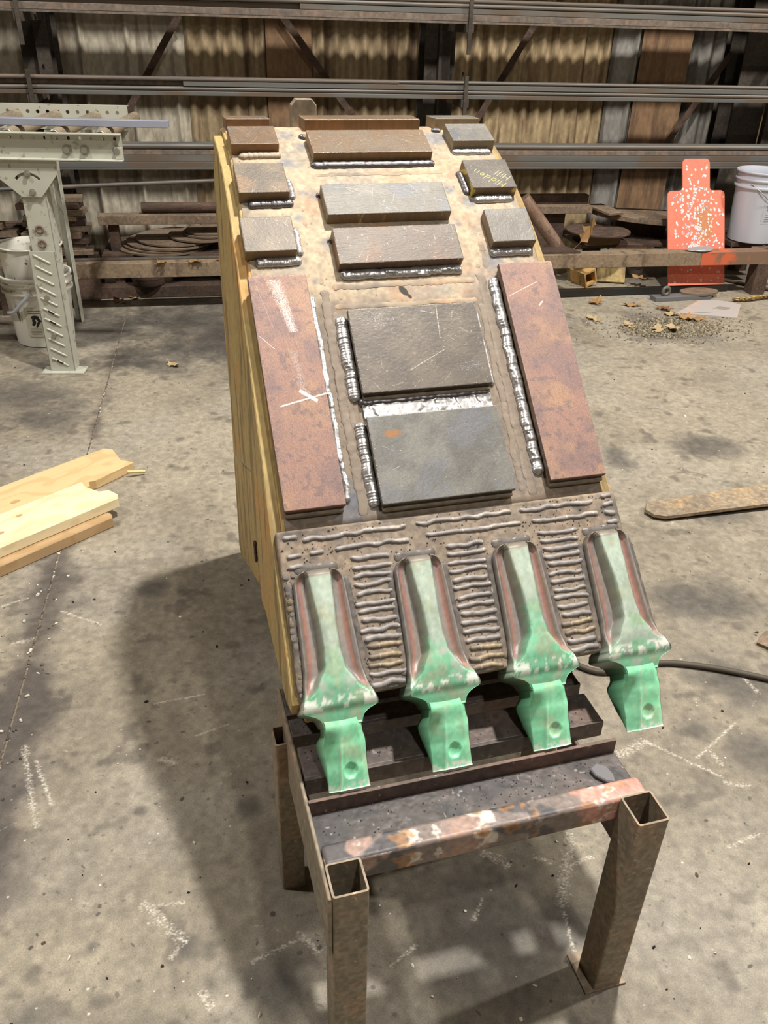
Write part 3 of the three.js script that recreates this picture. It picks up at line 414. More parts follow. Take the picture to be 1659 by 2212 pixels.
// older, flattened weld lines on the shell
for (const [u0, s0, u1, s1, r] of [[0.37, 0.755, 0.66, 0.758, 0.006], [0.352, 0.452, 0.655, 0.453, 0.007], [0.322, 0.62, 0.335, 0.46, 0.006], [0.334, 0.45, 0.334, -0.02, 0.010], [0.676, 0.67, 0.668, 0.48, 0.007], [0.668, 0.47, 0.670, -0.02, 0.010], [0.348, 0.40, 0.347, -0.01, 0.006], [0.655, 0.40, 0.652, -0.01, 0.007], [0.35, 0.408, 0.65, 0.408, 0.006], [0.69, 0.55, 0.684, 0.48, 0.007]]) part('old_weld', bead(bp(u0, s0, offS), bp(u1, s1, offS), bn((s0 + s1) / 2), r, { seg: 110, rip: 0.35, wob: 0.0025, h: 0.2, ripn: 0, sink: 0.05 }), Math.min(s0, s1) < 0.3 ? M.oldWeld : M.shell, bucket);
part('fill_strap', (() => { const g = box(0.262, 0.006, 0.042, 0.002); return basis(g, V3(1, 0, 0), bn(0.188), bz(0.188), bp(0.498, 0.188, offS + 0.004)); })(), M.weldBright, bucket, 'bright ground strip between the two large plates');
part('lifting_ear', (() => { const sh = new THREE.Shape(); sh.moveTo(-0.028, -0.06); sh.lineTo(-0.028, 0.028); sh.lineTo(-0.018, 0.04); sh.lineTo(0.018, 0.04); sh.lineTo(0.028, 0.028); sh.lineTo(0.028, -0.06); const h = new THREE.Path(); h.absellipse(0, 0.002, 0.014, 0.02, 0, 6.283, true); sh.holes.push(h); const g = new THREE.ExtrudeGeometry(sh, { depth: 0.02, bevelEnabled: true, bevelSize: 0.002, bevelThickness: 0.002, bevelSegments: 1 }); g.translate(0.401 - UB, 1.385, -(2.13 - VB)); return uvBox(g); })(), M.stand, bucket, 'grey lifting ear');

// lip plate with hard-facing beads
const lipP = (u, s, n = 0) => bp(u, s, -0.02 + n);
part('lip_plate', (() => { const g = new RoundedBoxGeometry(0.673, 0.036, 0.304, 2, 0.006); const q = uvBox(g, 0.1, 0.2, 1); return basis(q, V3(1, 0, 0), bn(0), bz(0), lipP(0.5035, -0.181, -0.018)); })(), M.lip, bucket, 'thick rust-brown cutting lip');
const NL = bn(0);
const hard = (u0, u1, s, r = 0.0048, mat = M.bead, ds = 0) => part('hardfacing_bead', bead(lipP(u0, s, 0.001), lipP(u1, s + ds, 0.001), NL, r, { seg: Math.max(12, Math.round((u1 - u0) / 0.003)), wob: 0.0025, rip: 0.26, h: 0.85, rad: 8 }), mat, bucket);
hard(0.212, 0.408, -0.0505, 0.005, M.bead, 0.004); hard(0.425, 0.618, -0.0465); hard(0.632, 0.79, -0.0465); hard(0.268, 0.41, -0.0735); hard(0.44, 0.632, -0.071); hard(0.652, 0.795, -0.071);
hard(0.178, 0.206, -0.042); hard(0.18, 0.209, -0.078); hard(0.221, 0.25, -0.076); hard(0.18, 0.209, -0.096);
for (const s of [-0.04, -0.056, -0.073, -0.093]) hard(0.806, 0.832, s, 0.0052);
const TC = [0.229, 0.413, 0.603, 0.79];
const rows = [[0.289, 0.369], [0.473, 0.552], [0.662, 0.740]];
rows.forEach(([a, b], k) => { const n = 15; for (let i = 0; i < n; i++) { const s = lerp(-0.0975, -0.322, i / (n - 1)) + rr(-0.002, 0.002) + (k === 2 ? 0.002 : 0); const tan = i > n - 6 && rnd() < 0.55; hard(a + rr(-0.004, 0.004) + (i > 9 ? 0.003 : 0), b + rr(-0.004, 0.004) - i * 0.0008, s, rr(0.0042, 0.0056), tan ? M.beadTan : M.bead); } });
for (let i = 0; i < 16; i++) for (const c of [0, 1]) { if (rnd() < 0.2) continue; const g = new THREE.SphereGeometry(rr(0.0045, 0.0062), 8, 6); g.scale(1, 0.8, rr(1, 1.6)); part('weld_dot', basis(g, V3(1, 0, 0), NL, bz(0), lipP(c ? rr(0.172, 0.177) : rr(0.18, 0.188), -0.112 - i * 0.0135 - rr(0, 0.006), 0)), rnd() < 0.5 ? M.beadTan : M.bead, bucket); }
{ // spatter on the lip
  const g = new THREE.IcosahedronGeometry(0.0012, 0), n = 900, im = new THREE.InstancedMesh(g, M.weld, n), m = new THREE.Matrix4();
  for (let i = 0; i < n; i++) { const k = rr(0.6, 1.5), p = lipP(rr(0.172, 0.835), rr(-0.325, -0.035), 0.0006); m.makeScale(k, k, k).setPosition(p); im.setMatrixAt(i, m); }
  shade(im); im.name = 'weld_spatter'; im.userData.kind = 'stuff'; bucket.add(im);
}

// teeth: adapter welded on the lip, with a cast tip
const toothMat = std({ vertexColors: true, roughness: 0.46, metalness: 0.12, bumpMap: bumpFine, bumpScale: 0.0005 });
const lin = (c) => new THREE.Color(c[0] / 255, c[1] / 255, c[2] / 255).convertSRGBToLinear().toArray();
const curve = (pts) => (t) => { let i = 0; while (i < pts.length - 2 && t > pts[i + 1][0]) i++; const [a, x] = pts[i], [b, y] = pts[i + 1]; const k = clamp((t - a) / (b - a)); return lerp(x, y, k * k * (3 - 2 * k) * 0.5 + k * 0.5); };
const hwA = curve([[0, 0.026], [0.006, 0.038], [0.02, 0.046], [0.08, 0.048], [0.17, 0.051], [0.205, 0.056], [0.228, 0.062], [0.239, 0.066], [0.243, 0.063], [0.248, 0.047], [0.256, 0.037], [0.268, 0.033]]);
const swA = curve([[0, 0.0205], [0.05, 0.0175], [0.1, 0.0138], [0.14, 0.0135], [0.17, 0.0165], [0.2, 0.033], [0.222, 0.052], [0.238, 0.07], [0.27, 0.07]]);
const hsA = curve([[0, 0.022], [0.01, 0.029], [0.1, 0.037], [0.2, 0.040], [0.232, 0.036], [0.245, 0.029], [0.268, 0.0245]]);
const hwT = curve([[0.25, 0.035], [0.266, 0.0315], [0.28, 0.032], [0.295, 0.0355], [0.32, 0.0345], [0.35, 0.0345], [0.373, 0.0355]]);
const hsT = curve([[0.25, 0.026], [0.268, 0.026], [0.30, 0.015], [0.335, 0.003], [0.373, -0.009]]);
const hbT = curve([[0.25, -0.045], [0.29, -0.052], [0.33, -0.044], [0.373, -0.027]]);
function tooth(uc, seed) {
  const N = bn(0), Z = bz(0), O = lipP(uc, -0.11), at = (x, n, t) => { const p = O.clone().addScaledVector(V3(1, 0, 0), x).addScaledVector(N, n).addScaledVector(Z, t); return [p.x, p.y, p.z, x, t]; };
  const ns = (x, t, k) => fbm((x + seed) * k, t * k + seed * 3, 1500 + seed, 4);
  const topA = (t, x) => { const hw = hwA(t), sw = swA(t), a = Math.abs(x), hs = hsA(t); if (a <= sw) return hs - 0.0025 * Math.pow(a / sw, 2); const w = Math.max(0.004, hw - sw), k = clamp((a - sw) / w); const fall = 1 - sstep(0, 0.2, k), val = 0.006 + 0.009 * sstep(0.5, 0.92, k) - 0.006 * sstep(0.94, 1, k); const depth = sstep(0.004, 0.03, w); return lerp(hs - 0.004 * k, fall * (hs - 0.0025) + (1 - fall) * val, depth); };
  const colA = (t, x) => { // cast paint, bare metal and heat colours of the adapter
    const hw = hwA(t), sw = swA(t), a = Math.abs(x), k = clamp((a - sw) / Math.max(0.004, hw - sw)), n = ns(x, t, 40), m = ns(x, t, 160);
    let paint = mix3([156, 170, 156], [112, 176, 140], sstep(0.12, 0.2, t + (n - 0.5) * 0.3 - [0, 0.02, 0.0, -0.03, 0.05][seed])); paint = mix3(paint, [156, 160, 136], sstep(0.5, 0.68, n) * 0.65);
    let groove = mix3([122, 120, 122], [136, 124, 112], n); groove = mix3(groove, [190, 132, 120], Math.exp(-Math.pow((k - 0.62) / 0.12, 2)) * 0.85); groove = mix3(groove, [120, 128, 110], (1 - sstep(0, 0.3, k)) * 0.7);
    let q = a <= sw ? paint : mix3(paint, groove, sstep(0.02, 0.22, k) * sstep(0.004, 0.02, hw - sw)); if (t < 0.012) q = mix3(q, [110, 98, 88], 0.8);
    const st = fbm((x + seed) * 110, t * 110 + seed, 1590 + seed, 4); q = mix3(q, [226, 226, 218], sstep(0.5, 0.56, st + (a > 0.04 ? 0.08 : -0.03)) * sstep(0.214, 0.222, t) * (1 - sstep(0.238, 0.243, t)) * 0.85); return lin(q.map((c) => c * (0.88 + 0.24 * m))); };
  const ad = part('tooth_adapter', sheet(72, 44, (i, j) => { const t = lerp(0, 0.268, i), x = lerp(-1, 1, j) * hwA(t); return at(x, topA(t, x), t); }, (i, j) => { const t = lerp(0, 0.268, i), x = lerp(-1, 1, j) * hwA(t); return at(x, lerp(-0.004, -0.05, sstep(0.216, 0.226, t)), t); }, (i, j, k) => { const t = lerp(0, 0.268, i), x = lerp(-1, 1, j) * hwA(t); return k ? lin([70, 74, 66]) : colA(t, x); }), toothMat, bucket, 'green tooth adapter with scooped sides');
  const topT = (t, x) => { const hw = hwT(t), k = x / hw; let n = hsT(t); const ridge = -0.15 - (t - 0.27) * 3.2; if (k < ridge) n -= (ridge - k) * 0.030 * sstep(0.27, 0.31, t); if (k > 0.72) n -= (k - 0.72) * 0.02; n += 0.0022 * Math.exp(-Math.pow((k - ridge) / 0.07, 2)) * sstep(0.285, 0.32, t); const d = Math.hypot(x - 0.004, t - 0.343) / 0.012; if (d < 1) n -= 0.0055 * Math.sqrt(1 - d * d); return n; };
  const colT = (t, x) => { const n = ns(x, t, 50), m = ns(x, t, 170), k = x / hwT(t); let q = mix3([134, 222, 174], [162, 236, 194], n); q = mix3(q, [192, 202, 168], sstep(0.5, 0.72, ns(x, t, 26)) * 0.6); if (t > 0.362 && m > 0.5) q = mix3(q, [222, 220, 210], 0.8); if (Math.abs(k + 0.15 + (t - 0.27) * 3.2) < 0.05 && m > 0.48) q = mix3(q, [190, 200, 178], 0.6); return lin(q.map((c) => c * (0.9 + 0.2 * m))); };
  part('tooth_tip', sheet(48, 40, (i, j) => { const t = lerp(0.25, 0.373, i), x = lerp(-1, 1, j) * hwT(t); return at(x, topT(t, x), t); }, (i, j) => { const t = lerp(0.25, 0.373, i), x = lerp(-1, 1, j) * hwT(t) * (0.96 + 0.2 * sstep(0.276, 0.292, t) * (1 - sstep(0.3, 0.365, t))); return at(x, hbT(t), t); }, (i, j, k) => { const t = lerp(0.25, 0.373, i), x = lerp(-1, 1, j) * hwT(t); return k ? lin([74, 120, 92]) : colT(t, x); }), toothMat, ad, 'bright green cast tooth tip');
  part('lower_strap', (() => { const g = box(0.07, 0.02, 0.16, 0.006); return basis(g, V3(1, 0, 0), N, Z, lipP(uc, -0.26, -0.048)); })(), M.stand, ad);
  for (const sg of [-1, 1]) part('weld_bead', bead(lipP(uc + sg * 0.050, -0.122, 0), lipP(uc + sg * 0.056, -0.318, 0), N, 0.0095, { seg: 60, wob: 0.0015, rip: 0.12, h: 0.55 }), M.darkWeld, ad);
  part('weld_bead', bead(lipP(uc - 0.042, -0.104, 0), lipP(uc + 0.042, -0.103, 0), N, 0.011, { seg: 40, wob: 0.0015, rip: 0.15, h: 0.45 }), M.darkWeld, ad);
}
TC.forEach((u, i) => tooth(u, i + 1));
stage('bucket');

/* ------------------------------------------------------------------ work stand under the teeth */
const SU = 0.44, SV = 0.95;
const stand = thing('work_stand', 'low rusty welded steel work stand with open square tube legs under the bucket teeth', 'work stand', FB.at(SU, 0, SV), FB.turn);
const sb = (u0, u1, y0, y1, v0, v1, r = 0.003) => boxAt(u0 - SU, u1 - SU, y0, y1, -(v1 - SV), -(v0 - SV), r);
function tubeLeg(u0, u1, v0, v1, top) {
  const w = u1 - u0, d = v1 - v0, rad = 0.006, t = 0.0035, o = new THREE.Shape(), rrp = (p, a, b, c, e, r) => { p.moveTo(a + r, b); p.lineTo(c - r, b); p.quadraticCurveTo(c, b, c, b + r); p.lineTo(c, e - r); p.quadraticCurveTo(c, e, c - r, e); p.lineTo(a + r, e); p.quadraticCurveTo(a, e, a, e - r); p.lineTo(a, b + r); p.quadraticCurveTo(a, b, a + r, b); };
  rrp(o, -w / 2, -d / 2, w / 2, d / 2, rad); const h = new THREE.Path(); rrp(h, -w / 2 + t, -d / 2 + t, w / 2 - t, d / 2 - t, rad - 0.003); o.holes.push(h);
  const g = new THREE.ExtrudeGeometry(o, { depth: top, bevelEnabled: false, curveSegments: 3 }); g.rotateX(-Math.PI / 2); g.translate((u0 + u1) / 2 - SU, 0, -((v0 + v1) / 2 - SV)); return uvBox(g, rnd(), rnd(), 1.4);
}
part('leg', tubeLeg(0.157, 0.214, 0.736, 0.796, 0.482), M.stand, stand); part('leg', tubeLeg(0.665, 0.723, 0.736, 0.798, 0.482), M.stand, stand);
part('leg', tubeLeg(0.128, 0.176, 1.10, 1.15, 0.43), M.stand, stand); part('leg', tubeLeg(0.672, 0.727, 1.10, 1.155, 0.43), M.stand, stand);
part('foot_plate', sb(0.648, 0.735, 0, 0.006, 0.735, 0.815, 0.001), M.stand, stand); part('foot_plate', sb(0.14, 0.226, 0, 0.006, 0.728, 0.81, 0.001), M.stand, stand);
const railMat = std({ map: tile(640, (u, v, fb) => { let q = mix3([150, 126, 116], [122, 110, 105], sstep(0.4, 0.6, fb(9, 4, 701))); q = mix3(q, [200, 146, 132], sstep(0.48, 0.54, fb(12, 5, 705)) * 0.8); q = mix3(q, [212, 205, 198], sstep(0.54, 0.62, fb(28, 5, 707)) * 0.8); q = mix3(q, [70, 69, 73], sstep(0.57, 0.62, fb(10, 4, 709)) * 0.85); q = mix3(q, [168, 116, 70], sstep(0.68, 0.74, fb(22, 4, 713)) * 0.6); return q.map((c) => c * (0.85 + 0.3 * fb(120, 2, 711))); }), roughness: 0.5, metalness: 0.15, bumpMap: bumpPit, bumpScale: 0.0008 });
part('front_rail', sb(0.158, 0.722, 0.422, 0.476, 0.797, 0.838, 0.008), railMat, stand, 'front rail with chipped pink and white paint');
part('front_flange', sb(0.156, 0.724, 0.446, 0.482, 0.914, 0.921, 0.001), std({ map: rustTile([112, 90, 82], [96, 80, 74], [124, 98, 86], 723, 0.5), roughness: 0.6, metalness: 0.15 }), stand, 'red-brown upturned flange'); part('front_angle', sb(0.156, 0.724, 0.446, 0.453, 0.835, 0.914), std({ map: rustTile([76, 72, 71], [90, 82, 80], [66, 64, 66], 721, 0.4), roughness: 0.5, metalness: 0.25, bumpMap: bumpPit, bumpScale: 0.001 }), stand, 'purple-brown angle iron with upturned flange');
part('cross_angle', [sb(0.16, 0.727, 0.470, 0.477, 0.972, 1.045), sb(0.16, 0.727, 0.440, 0.477, 0.966, 0.973, 0.001)], M.standDark, stand); part('cross_angle', [sb(0.156, 0.732, 0.470, 0.477, 1.075, 1.115), sb(0.156, 0.732, 0.435, 0.477, 1.069, 1.076, 0.001)], M.standDark, stand);
part('cross_angle', [sb(0.156, 0.745, 0.470, 0.477, 1.128, 1.2), sb(0.156, 0.745, 0.425, 0.477, 1.124, 1.131, 0.001)], M.standDark, stand);
part('side_rail', [sb(0.150, 0.157, 0.335, 0.478, 0.738, 1.205), sb(0.157, 0.18, 0.335, 0.342, 0.8, 1.205)], M.stand, stand); part('side_rail', [sb(0.668, 0.675, 0.37, 0.446, 0.798, 1.2), sb(0.675, 0.70, 0.37, 0.377, 0.8, 1.2)], M.standDark, stand);
part('rear_rail', sb(0.157, 0.73, 0.36, 0.425, 1.16, 1.2), M.standDark, stand);
{ const g = new THREE.IcosahedronGeometry(0.0010, 0), n = 420, im = new THREE.InstancedMesh(g, M.weld, n), m = new THREE.Matrix4(); for (let i = 0; i < n; i++) { const a = i % 3, k = rr(0.6, 1.9); m.makeScale(k, k, k).setPosition(rr(0.165, 0.71) - SU, a === 0 ? 0.4535 : 0.4775, -((a === 0 ? rr(0.84, 0.91) : a === 1 ? rr(0.975, 1.04) : rr(1.08, 1.11)) - SV)); im.setMatrixAt(i, m); } shade(im); im.name = 'weld_spatter'; im.userData.kind = 'stuff'; stand.add(im); }
{ // slag flake on the stand
  const sh = new THREE.Shape(); [[-0.011, 0.018], [0.006, 0.02], [0.015, 0.006], [0.012, -0.012], [0.002, -0.024], [-0.008, -0.014], [-0.014, 0.004]].forEach(([a, b], i) => (i ? sh.lineTo(a, b) : sh.moveTo(a, b)));
  const g = new THREE.ExtrudeGeometry(sh, { depth: 0.004, bevelEnabled: true, bevelSize: 0.002, bevelThickness: 0.002, bevelSegments: 1 }); g.rotateX(-Math.PI / 2);
  solid('slag_flake', g, std({ color: 0x68666a, roughness: 0.6 }), 'grey slag flake lying on the angle iron of the work stand', 'slag flake', FB.at(0.675, 0.4555, 0.868), [R(4), R(40), R(-3)]);
}
stage('stand');

/* ------------------------------------------------------------------ roller conveyor at the left */
const CU = -1.33, CV = 4.07, RX0 = -2.3;
const conv = thing('roller_conveyor', 'grey-green painted roller conveyor with slotted leg and punched side rails', 'roller conveyor', FC.at(CU, 0, CV), FC.turn);
const cb = (u0, u1, y0, y1, v0, v1, r = 0.002) => boxAt(u0 - CU, u1 - CU, y0, y1, -(v1 - CV), -(v0 - CV), r);
const cp = (u, y, v) => V3(u - CU, y, -(v - CV));
function punched(u0, u1, y0, y1, v, t, holes, r) { // plate with real holes
  const sh = new THREE.Shape(); sh.moveTo(u0 - CU, y0); sh.lineTo(u1 - CU, y0); sh.lineTo(u1 - CU, y1); sh.lineTo(u0 - CU, y1); for (const [u, y] of holes) { const h = new THREE.Path(); h.absarc(u - CU, y, r, 0, 6.2832, true); sh.holes.push(h); }
  const g = new THREE.ExtrudeGeometry(sh, { depth: t, bevelEnabled: false, curveSegments: 6 }); g.translate(0, 0, -(v - CV)); return uvBox(g);
}
const holesN = [], holesF = []; for (let u = -0.93; u > RX0 + 0.03; u -= 0.0505) { holesN.push([u, 1.093]); } for (let u = -1.085; u > RX0 + 0.03; u -= 0.051) holesF.push([u, 1.118]);
part('side_rail', [punched(RX0, -0.9, 1.008, 1.115, 4.085, 0.004, holesN, 0.0075), cb(RX0, -0.9, 1.111, 1.116, 4.05, 4.083, 0.001), cb(RX0, -0.9, 1.004, 1.009, 4.045, 4.083, 0.001)], M.paint, conv);
part('side_rail', [punched(RX0, -1.03, 1.035, 1.152, 4.9, 0.004, holesF, 0.0095), cb(RX0, -1.03, 1.148, 1.152, 4.9, 4.935, 0.001), cb(RX0, -1.03, 1.035, 1.039, 4.9, 4.935, 0.001)], M.paint, conv);
part('end_plate', cb(-0.935, -0.9, 1.01, 1.06, 4.07, 4.076), M.paint, conv);
const rollerMat = std({ map: rustTile([168, 152, 128], [150, 138, 120], [176, 160, 140], 731, 0.2), roughness: 0.5, metalness: 0.3 });
for (let k = 0; k < 6; k++) { const u = -0.995 - k * 0.202, r = part('roller', rodBetween(cp(u, 1.1, 4.1), cp(u, 1.1, 4.89), 0.027, 18), rollerMat, conv); part('roller_end', (() => { const g = new THREE.TorusGeometry(0.02, 0.007, 6, 16); g.translate(u - CU, 1.1, -(4.1 - CV)); return g; })(), M.bolt, r); }
const bolt = (u, y, v, r = 0.009) => part('bolt', (() => { const g = cyl(r, r, 0.014, 6); g.rotateX(Math.PI / 2); const w = cyl(r * 1.5, r * 1.5, 0.003, 12); w.rotateX(Math.PI / 2); w.translate(0, 0, -0.006); const m = mergeAll([g, w]); m.translate(u - CU, y, -(v - CV)); return m; })(), M.bolt, conv);
for (const u of [-1.145, -1.068, -0.925]) bolt(u, 1.045, 4.073, 0.014);
// near leg: upper channel, lower slotted sleeve, gusset, foot
part('leg', [cb(-1.379, -1.27, 0.55, 1.0, 4.075, 4.08), cb(-1.379, -1.374, 0.55, 1.0, 4.075, 4.15), cb(-1.275, -1.27, 0.55, 1.0, 4.075, 4.15)], M.paint, conv);
const sleeve = part('leg_sleeve', [cb(-1.394, -1.272, 0.008, 0.603, 4.064, 4.07), cb(-1.394, -1.388, 0.008, 0.603, 4.064, 4.15), cb(-1.278, -1.272, 0.008, 0.603, 4.064, 4.15)], M.paint, conv);
for (let k = 0; k < 11; k++) { const y = 0.565 - k * 0.051, a = cp(-1.378, y + 0.021, 4.063), b = cp(-1.300, y - 0.021, 4.063); part('slot_rib', bead(a, b, V3(0, 0, 1), 0.0055, { seg: 14, wob: 0, rip: 0, h: 0.7, sink: 0.1 }), M.paint, sleeve); if ([5, 6, 10].includes(k)) part('slot_hole', bead(a.clone().lerp(b, 0.3), a.clone().lerp(b, 0.72), V3(0, 0, 1), 0.005, { seg: 10, wob: 0.001, rip: 0.2, h: 0.9, sink: -0.05 }), M.dark, sleeve); }
for (const [y, r] of [[0.70, 0.021], [0.635, 0.021]]) part('leg_hole', (() => { const g = new THREE.TorusGeometry(r * 0.7, r * 0.3, 8, 20); g.translate(-1.325 - CU, y, -(4.074 - CV)); return g; })(), M.rustTan, conv);
bolt(-1.345, 0.385, 4.06, 0.012); bolt(-1.345, 0.195, 4.06, 0.012);
part('foot_plate', cb(-1.432, -1.224, 0, 0.008, 4.035, 4.13), M.paint, conv);
part('gusset', (() => { const sh = new THREE.Shape(); [[-1.50, 1.0], [-1.196, 1.0], [-1.2, 0.945], [-1.285, 0.845], [-1.372, 0.845], [-1.49, 0.95]].forEach(([u, y], i) => (i ? sh.lineTo(u - CU, y) : sh.moveTo(u - CU, y))); const h = new THREE.Path(); for (let i = 0; i <= 10; i++) { const a = R(140 - i * 10), x = -1.335 - CU + Math.cos(a) * 0.075, y = 0.876 + Math.sin(a) * 0.075; i ? h.lineTo(x, y) : h.moveTo(x, y); } for (let i = 10; i >= 0; i--) { const a = R(140 - i * 10); h.lineTo(-1.335 - CU + Math.cos(a) * 0.063, 0.876 + Math.sin(a) * 0.063); } sh.holes.push(h); const g = new THREE.ExtrudeGeometry(sh, { depth: 0.005, bevelEnabled: false }); g.translate(0, 0, -(4.068 - CV)); return uvBox(g); })(), M.paint, conv);
part('gusset_flange', cb(-1.50, -1.196, 0.998, 1.004, 4.062, 4.15), M.paint, conv);
bolt(-1.332, 0.945, 4.055, 0.010); bolt(-1.322, 0.866, 4.055, 0.010);
// far leg and braces
part('leg', [cb(-1.478, -1.43, 0, 1.035, 4.9, 4.905), cb(-1.435, -1.43, 0, 1.035, 4.85, 4.9)], M.paint, conv);
part('brace', barBetween(cp(-1.29, 0.93, 4.13), cp(-1.44, 0.62, 4.88), 0.035, 0.006, V3(1, 0, 0)), M.paint, conv);
part('leg_web', cb(-1.275, -1.271, 0.62, 0.97, 4.15, 4.22), M.paint, conv);
solid('steel_flat_bar', (() => { return box(1.9, 0.03, 0.05, 0.003); })(), std({ color: 0x9fa3b2, roughness: 0.42, metalness: 0.25 }), 'bluish steel flat bar lying along the conveyor rollers', 'steel bar', FC.at(-1.66, 1.143, 4.22), FC.turn);
stage('conveyor');

/* ------------------------------------------------------------------ stock racks on the back wall */
const RK = [-1.06, 1.52, 4.05];
const LV = [0.742, 1.152, 1.56, 2.0, 2.365, 2.7];
RK.forEach((u, i) => { // one cantilever rack upright per post
  const o = thing('cantilever_rack', ['brown cantilever rack upright with arms, behind the roller conveyor', 'brown cantilever rack upright with arms, directly behind the excavator bucket', 'brown cantilever rack upright with arms, behind the grey pail'][i], 'rack', FW.at(u, 0, 6.2), FW.turn);
  part('upright', boxAt(-0.04, 0.04, 0, 3.3, -0.05, 0), columnMat, o);
  for (const y of LV) { const a = part('arm', boxAt(-0.025, 0.025, y - 0.045, y, 0, 0.60, 0.002), columnMat, o); part('stop', boxAt(-0.012, 0.012, y - 0.16, y + 0.13, 0.595, 0.61, 0.002), columnMat, a); part('stop', boxAt(0.04, 0.052, y - 0.05, y + 0.14, 0.33, 0.342, 0.002), columnMat, a); }
});
// bars lie in layers on the arms; a bar is [kind, size, u0, u1, brown]
const RACK = ['lowest rack arms', 'second rack arms up', 'third rack arms up', 'fourth rack arms up', 'fifth rack arms up', 'topmost rack arms'];
function stock(level, layers) {
  let y = LV[level] + 0.001;
  layers.forEach((bars, li) => {
    let v = 5.62, top = 0; const where = li === layers.length - 1 ? 'on top' : li === 0 ? 'at the bottom' : 'in mid-stack';
    bars.forEach(([kind, sz, u0, u1, brown]) => {
      const L = u1 - u0; let g, label, w = sz, h = sz;
      if (kind === 'flat') { h = 0.012; g = box(L, h, sz, 0.001); label = 'flat bar'; } else if (kind === 'round') { g = cyl(sz / 2, sz / 2, L, 12); g.rotateZ(Math.PI / 2); label = 'round bar'; } else if (kind === 'angle') { g = mergeAll([boxAt(-L / 2, L / 2, -sz / 2, sz / 2, sz / 2 - 0.004, sz / 2, 0.001), boxAt(-L / 2, L / 2, -sz / 2, -sz / 2 + 0.004, -sz / 2, sz / 2, 0.001)]); label = 'angle iron'; } else { g = box(L, sz, sz, 0.003); label = 'square tube'; }
      if (kind !== 'round') g = uvBox(g, rnd(), rnd(), 0.6);
      solid('steel_' + label.replace(' ', '_'), g, brown ? M.barBrown : M.steel, `${brown ? 'brown' : 'grey'} ${label} ${where} of the stock on the ${RACK[level]}`, 'steel bar', FW.at((u0 + u1) / 2, y + h / 2, v + w / 2), FW.turn, `stock on the ${RACK[level]}`);
      v += w + 0.002; top = Math.max(top, h);
    }); y += top + 0.001;
  });
}
stock(0, [[['flat', 0.08, -2.4, 4.6, 0], ['flat', 0.09, -2.5, 4.5, 1]], [['square', 0.032, -2.6, 4.4, 0], ['square', 0.032, -2.4, 4.7, 0], ['square', 0.032, -2.3, 4.6, 1], ['square', 0.032, -2.5, 4.6, 0], ['square', 0.032, -2.4, 4.5, 1]], [['angle', 0.036, -2.3, 4.6, 0], ['square', 0.036, -2.1, 4.8, 1], ['square', 0.036, -2.4, 4.3, 0], ['square', 0.036, -2.4, 4.5, 0]], [['square', 0.03, -2.5, 4.6, 1], ['square', 0.03, -2.3, 4.5, 0], ['square', 0.03, -2.3, 4.6, 1], ['round', 0.03, -2.2, 4.5, 0]], [['round', 0.034, -2.4, 4.4, 0], ['round', 0.034, -2.3, 4.6, 0], ['round', 0.034, -2.2, 4.5, 0]]]);
stock(1, [[['square', 0.024, -2.6, 4.5, 0], ['square', 0.024, -2.4, 4.6, 0], ['square', 0.024, -2.5, 4.6, 1], ['square', 0.024, -2.5, 4.4, 0], ['square', 0.024, -2.5, 4.6, 0], ['square', 0.024, -2.5, 4.6, 0]], [['round', 0.024, -2.6, 4.5, 0], ['round', 0.024, -2.5, 4.6, 0], ['round', 0.024, -2.4, 4.6, 1], ['round', 0.024, -2.5, 4.6, 0], ['round', 0.024, -2.5, 4.5, 0]], [['angle', 0.026, -0.2, 4.6, 0], ['square', 0.026, -2.5, 4.4, 1], ['square', 0.026, -2.5, 4.5, 0], ['square', 0.026, -2.4, 4.6, 0]], [['round', 0.022, -2.5, 1.1, 1], ['round', 0.022, -2.5, 4.6, 0], ['round', 0.022, -0.1, 4.6, 1]]]);
stock(2, [[['flat', 0.08, -2.6, 4.6, 1], ['flat', 0.1, -2.5, 4.5, 1]], [['square', 0.036, -2.6, 4.6, 1], ['square', 0.036, -2.5, 4.5, 0], ['square', 0.036, -2.4, 4.6, 0], ['square', 0.036, -2.4, 4.6, 0], ['square', 0.036, -2.4, 4.5, 1]], [['angle', 0.028, 0.5, 4.6, 0], ['square', 0.028, -2.6, 4.4, 0], ['square', 0.028, -2.4, 4.6, 0], ['square', 0.028, -2.4, 4.6, 1]], [['round', 0.026, -2.4, 4.6, 0], ['round', 0.026, -2.5, 4.6, 0], ['round', 0.026, -2.3, 4.5, 0]], [['round', 0.022, -2.4, 4.6, 1], ['round', 0.022, -2.4, 4.5, 0]]]);
for (const k of [3, 4, 5]) stock(k, [[['square', 0.05, -3.6, 5.6, 0], ['flat', 0.1, -3.5, 5.5, 1], ['square', 0.05, -3.5, 5.6, 0]], [['round', 0.05, -3.6, 5.6, 0], ['square', 0.05, -3.5, 5.6, 1], ['square', 0.05, -3.5, 5.6, 0], ['round', 0.05, -3.6, 5.6, 1]]]);
// sloping braces in front of the siding
[[-0.21, 1.56, -0.75, 0.78, 'flat brace bar sloping across the cream siding'], [0.40, 1.62, 1.10, 0.74, 'flat brace bar sloping across the brown corrugated siding'], [2.20, 1.68, 1.70, 0.85, 'flat brace bar sloping across the tan corrugated siding by the middle post'], [3.62, 1.42, 3.2, 0.75, 'flat brace bar sloping across the grey siding']].forEach(([u0, y0, u1, y1, label]) => { const a = V3(0, 0, 0), b = V3(u1 - u0, y1 - y0, 0); solid('brace_bar', barBetween(a, b, 0.045, 0.008, V3(0, 0, 1)), M.rustDark, label, 'brace', FW.at(u0 * 1.035, y0, 6.42), FW.turn, 'brace bars on the back wall'); });
stage('racks');

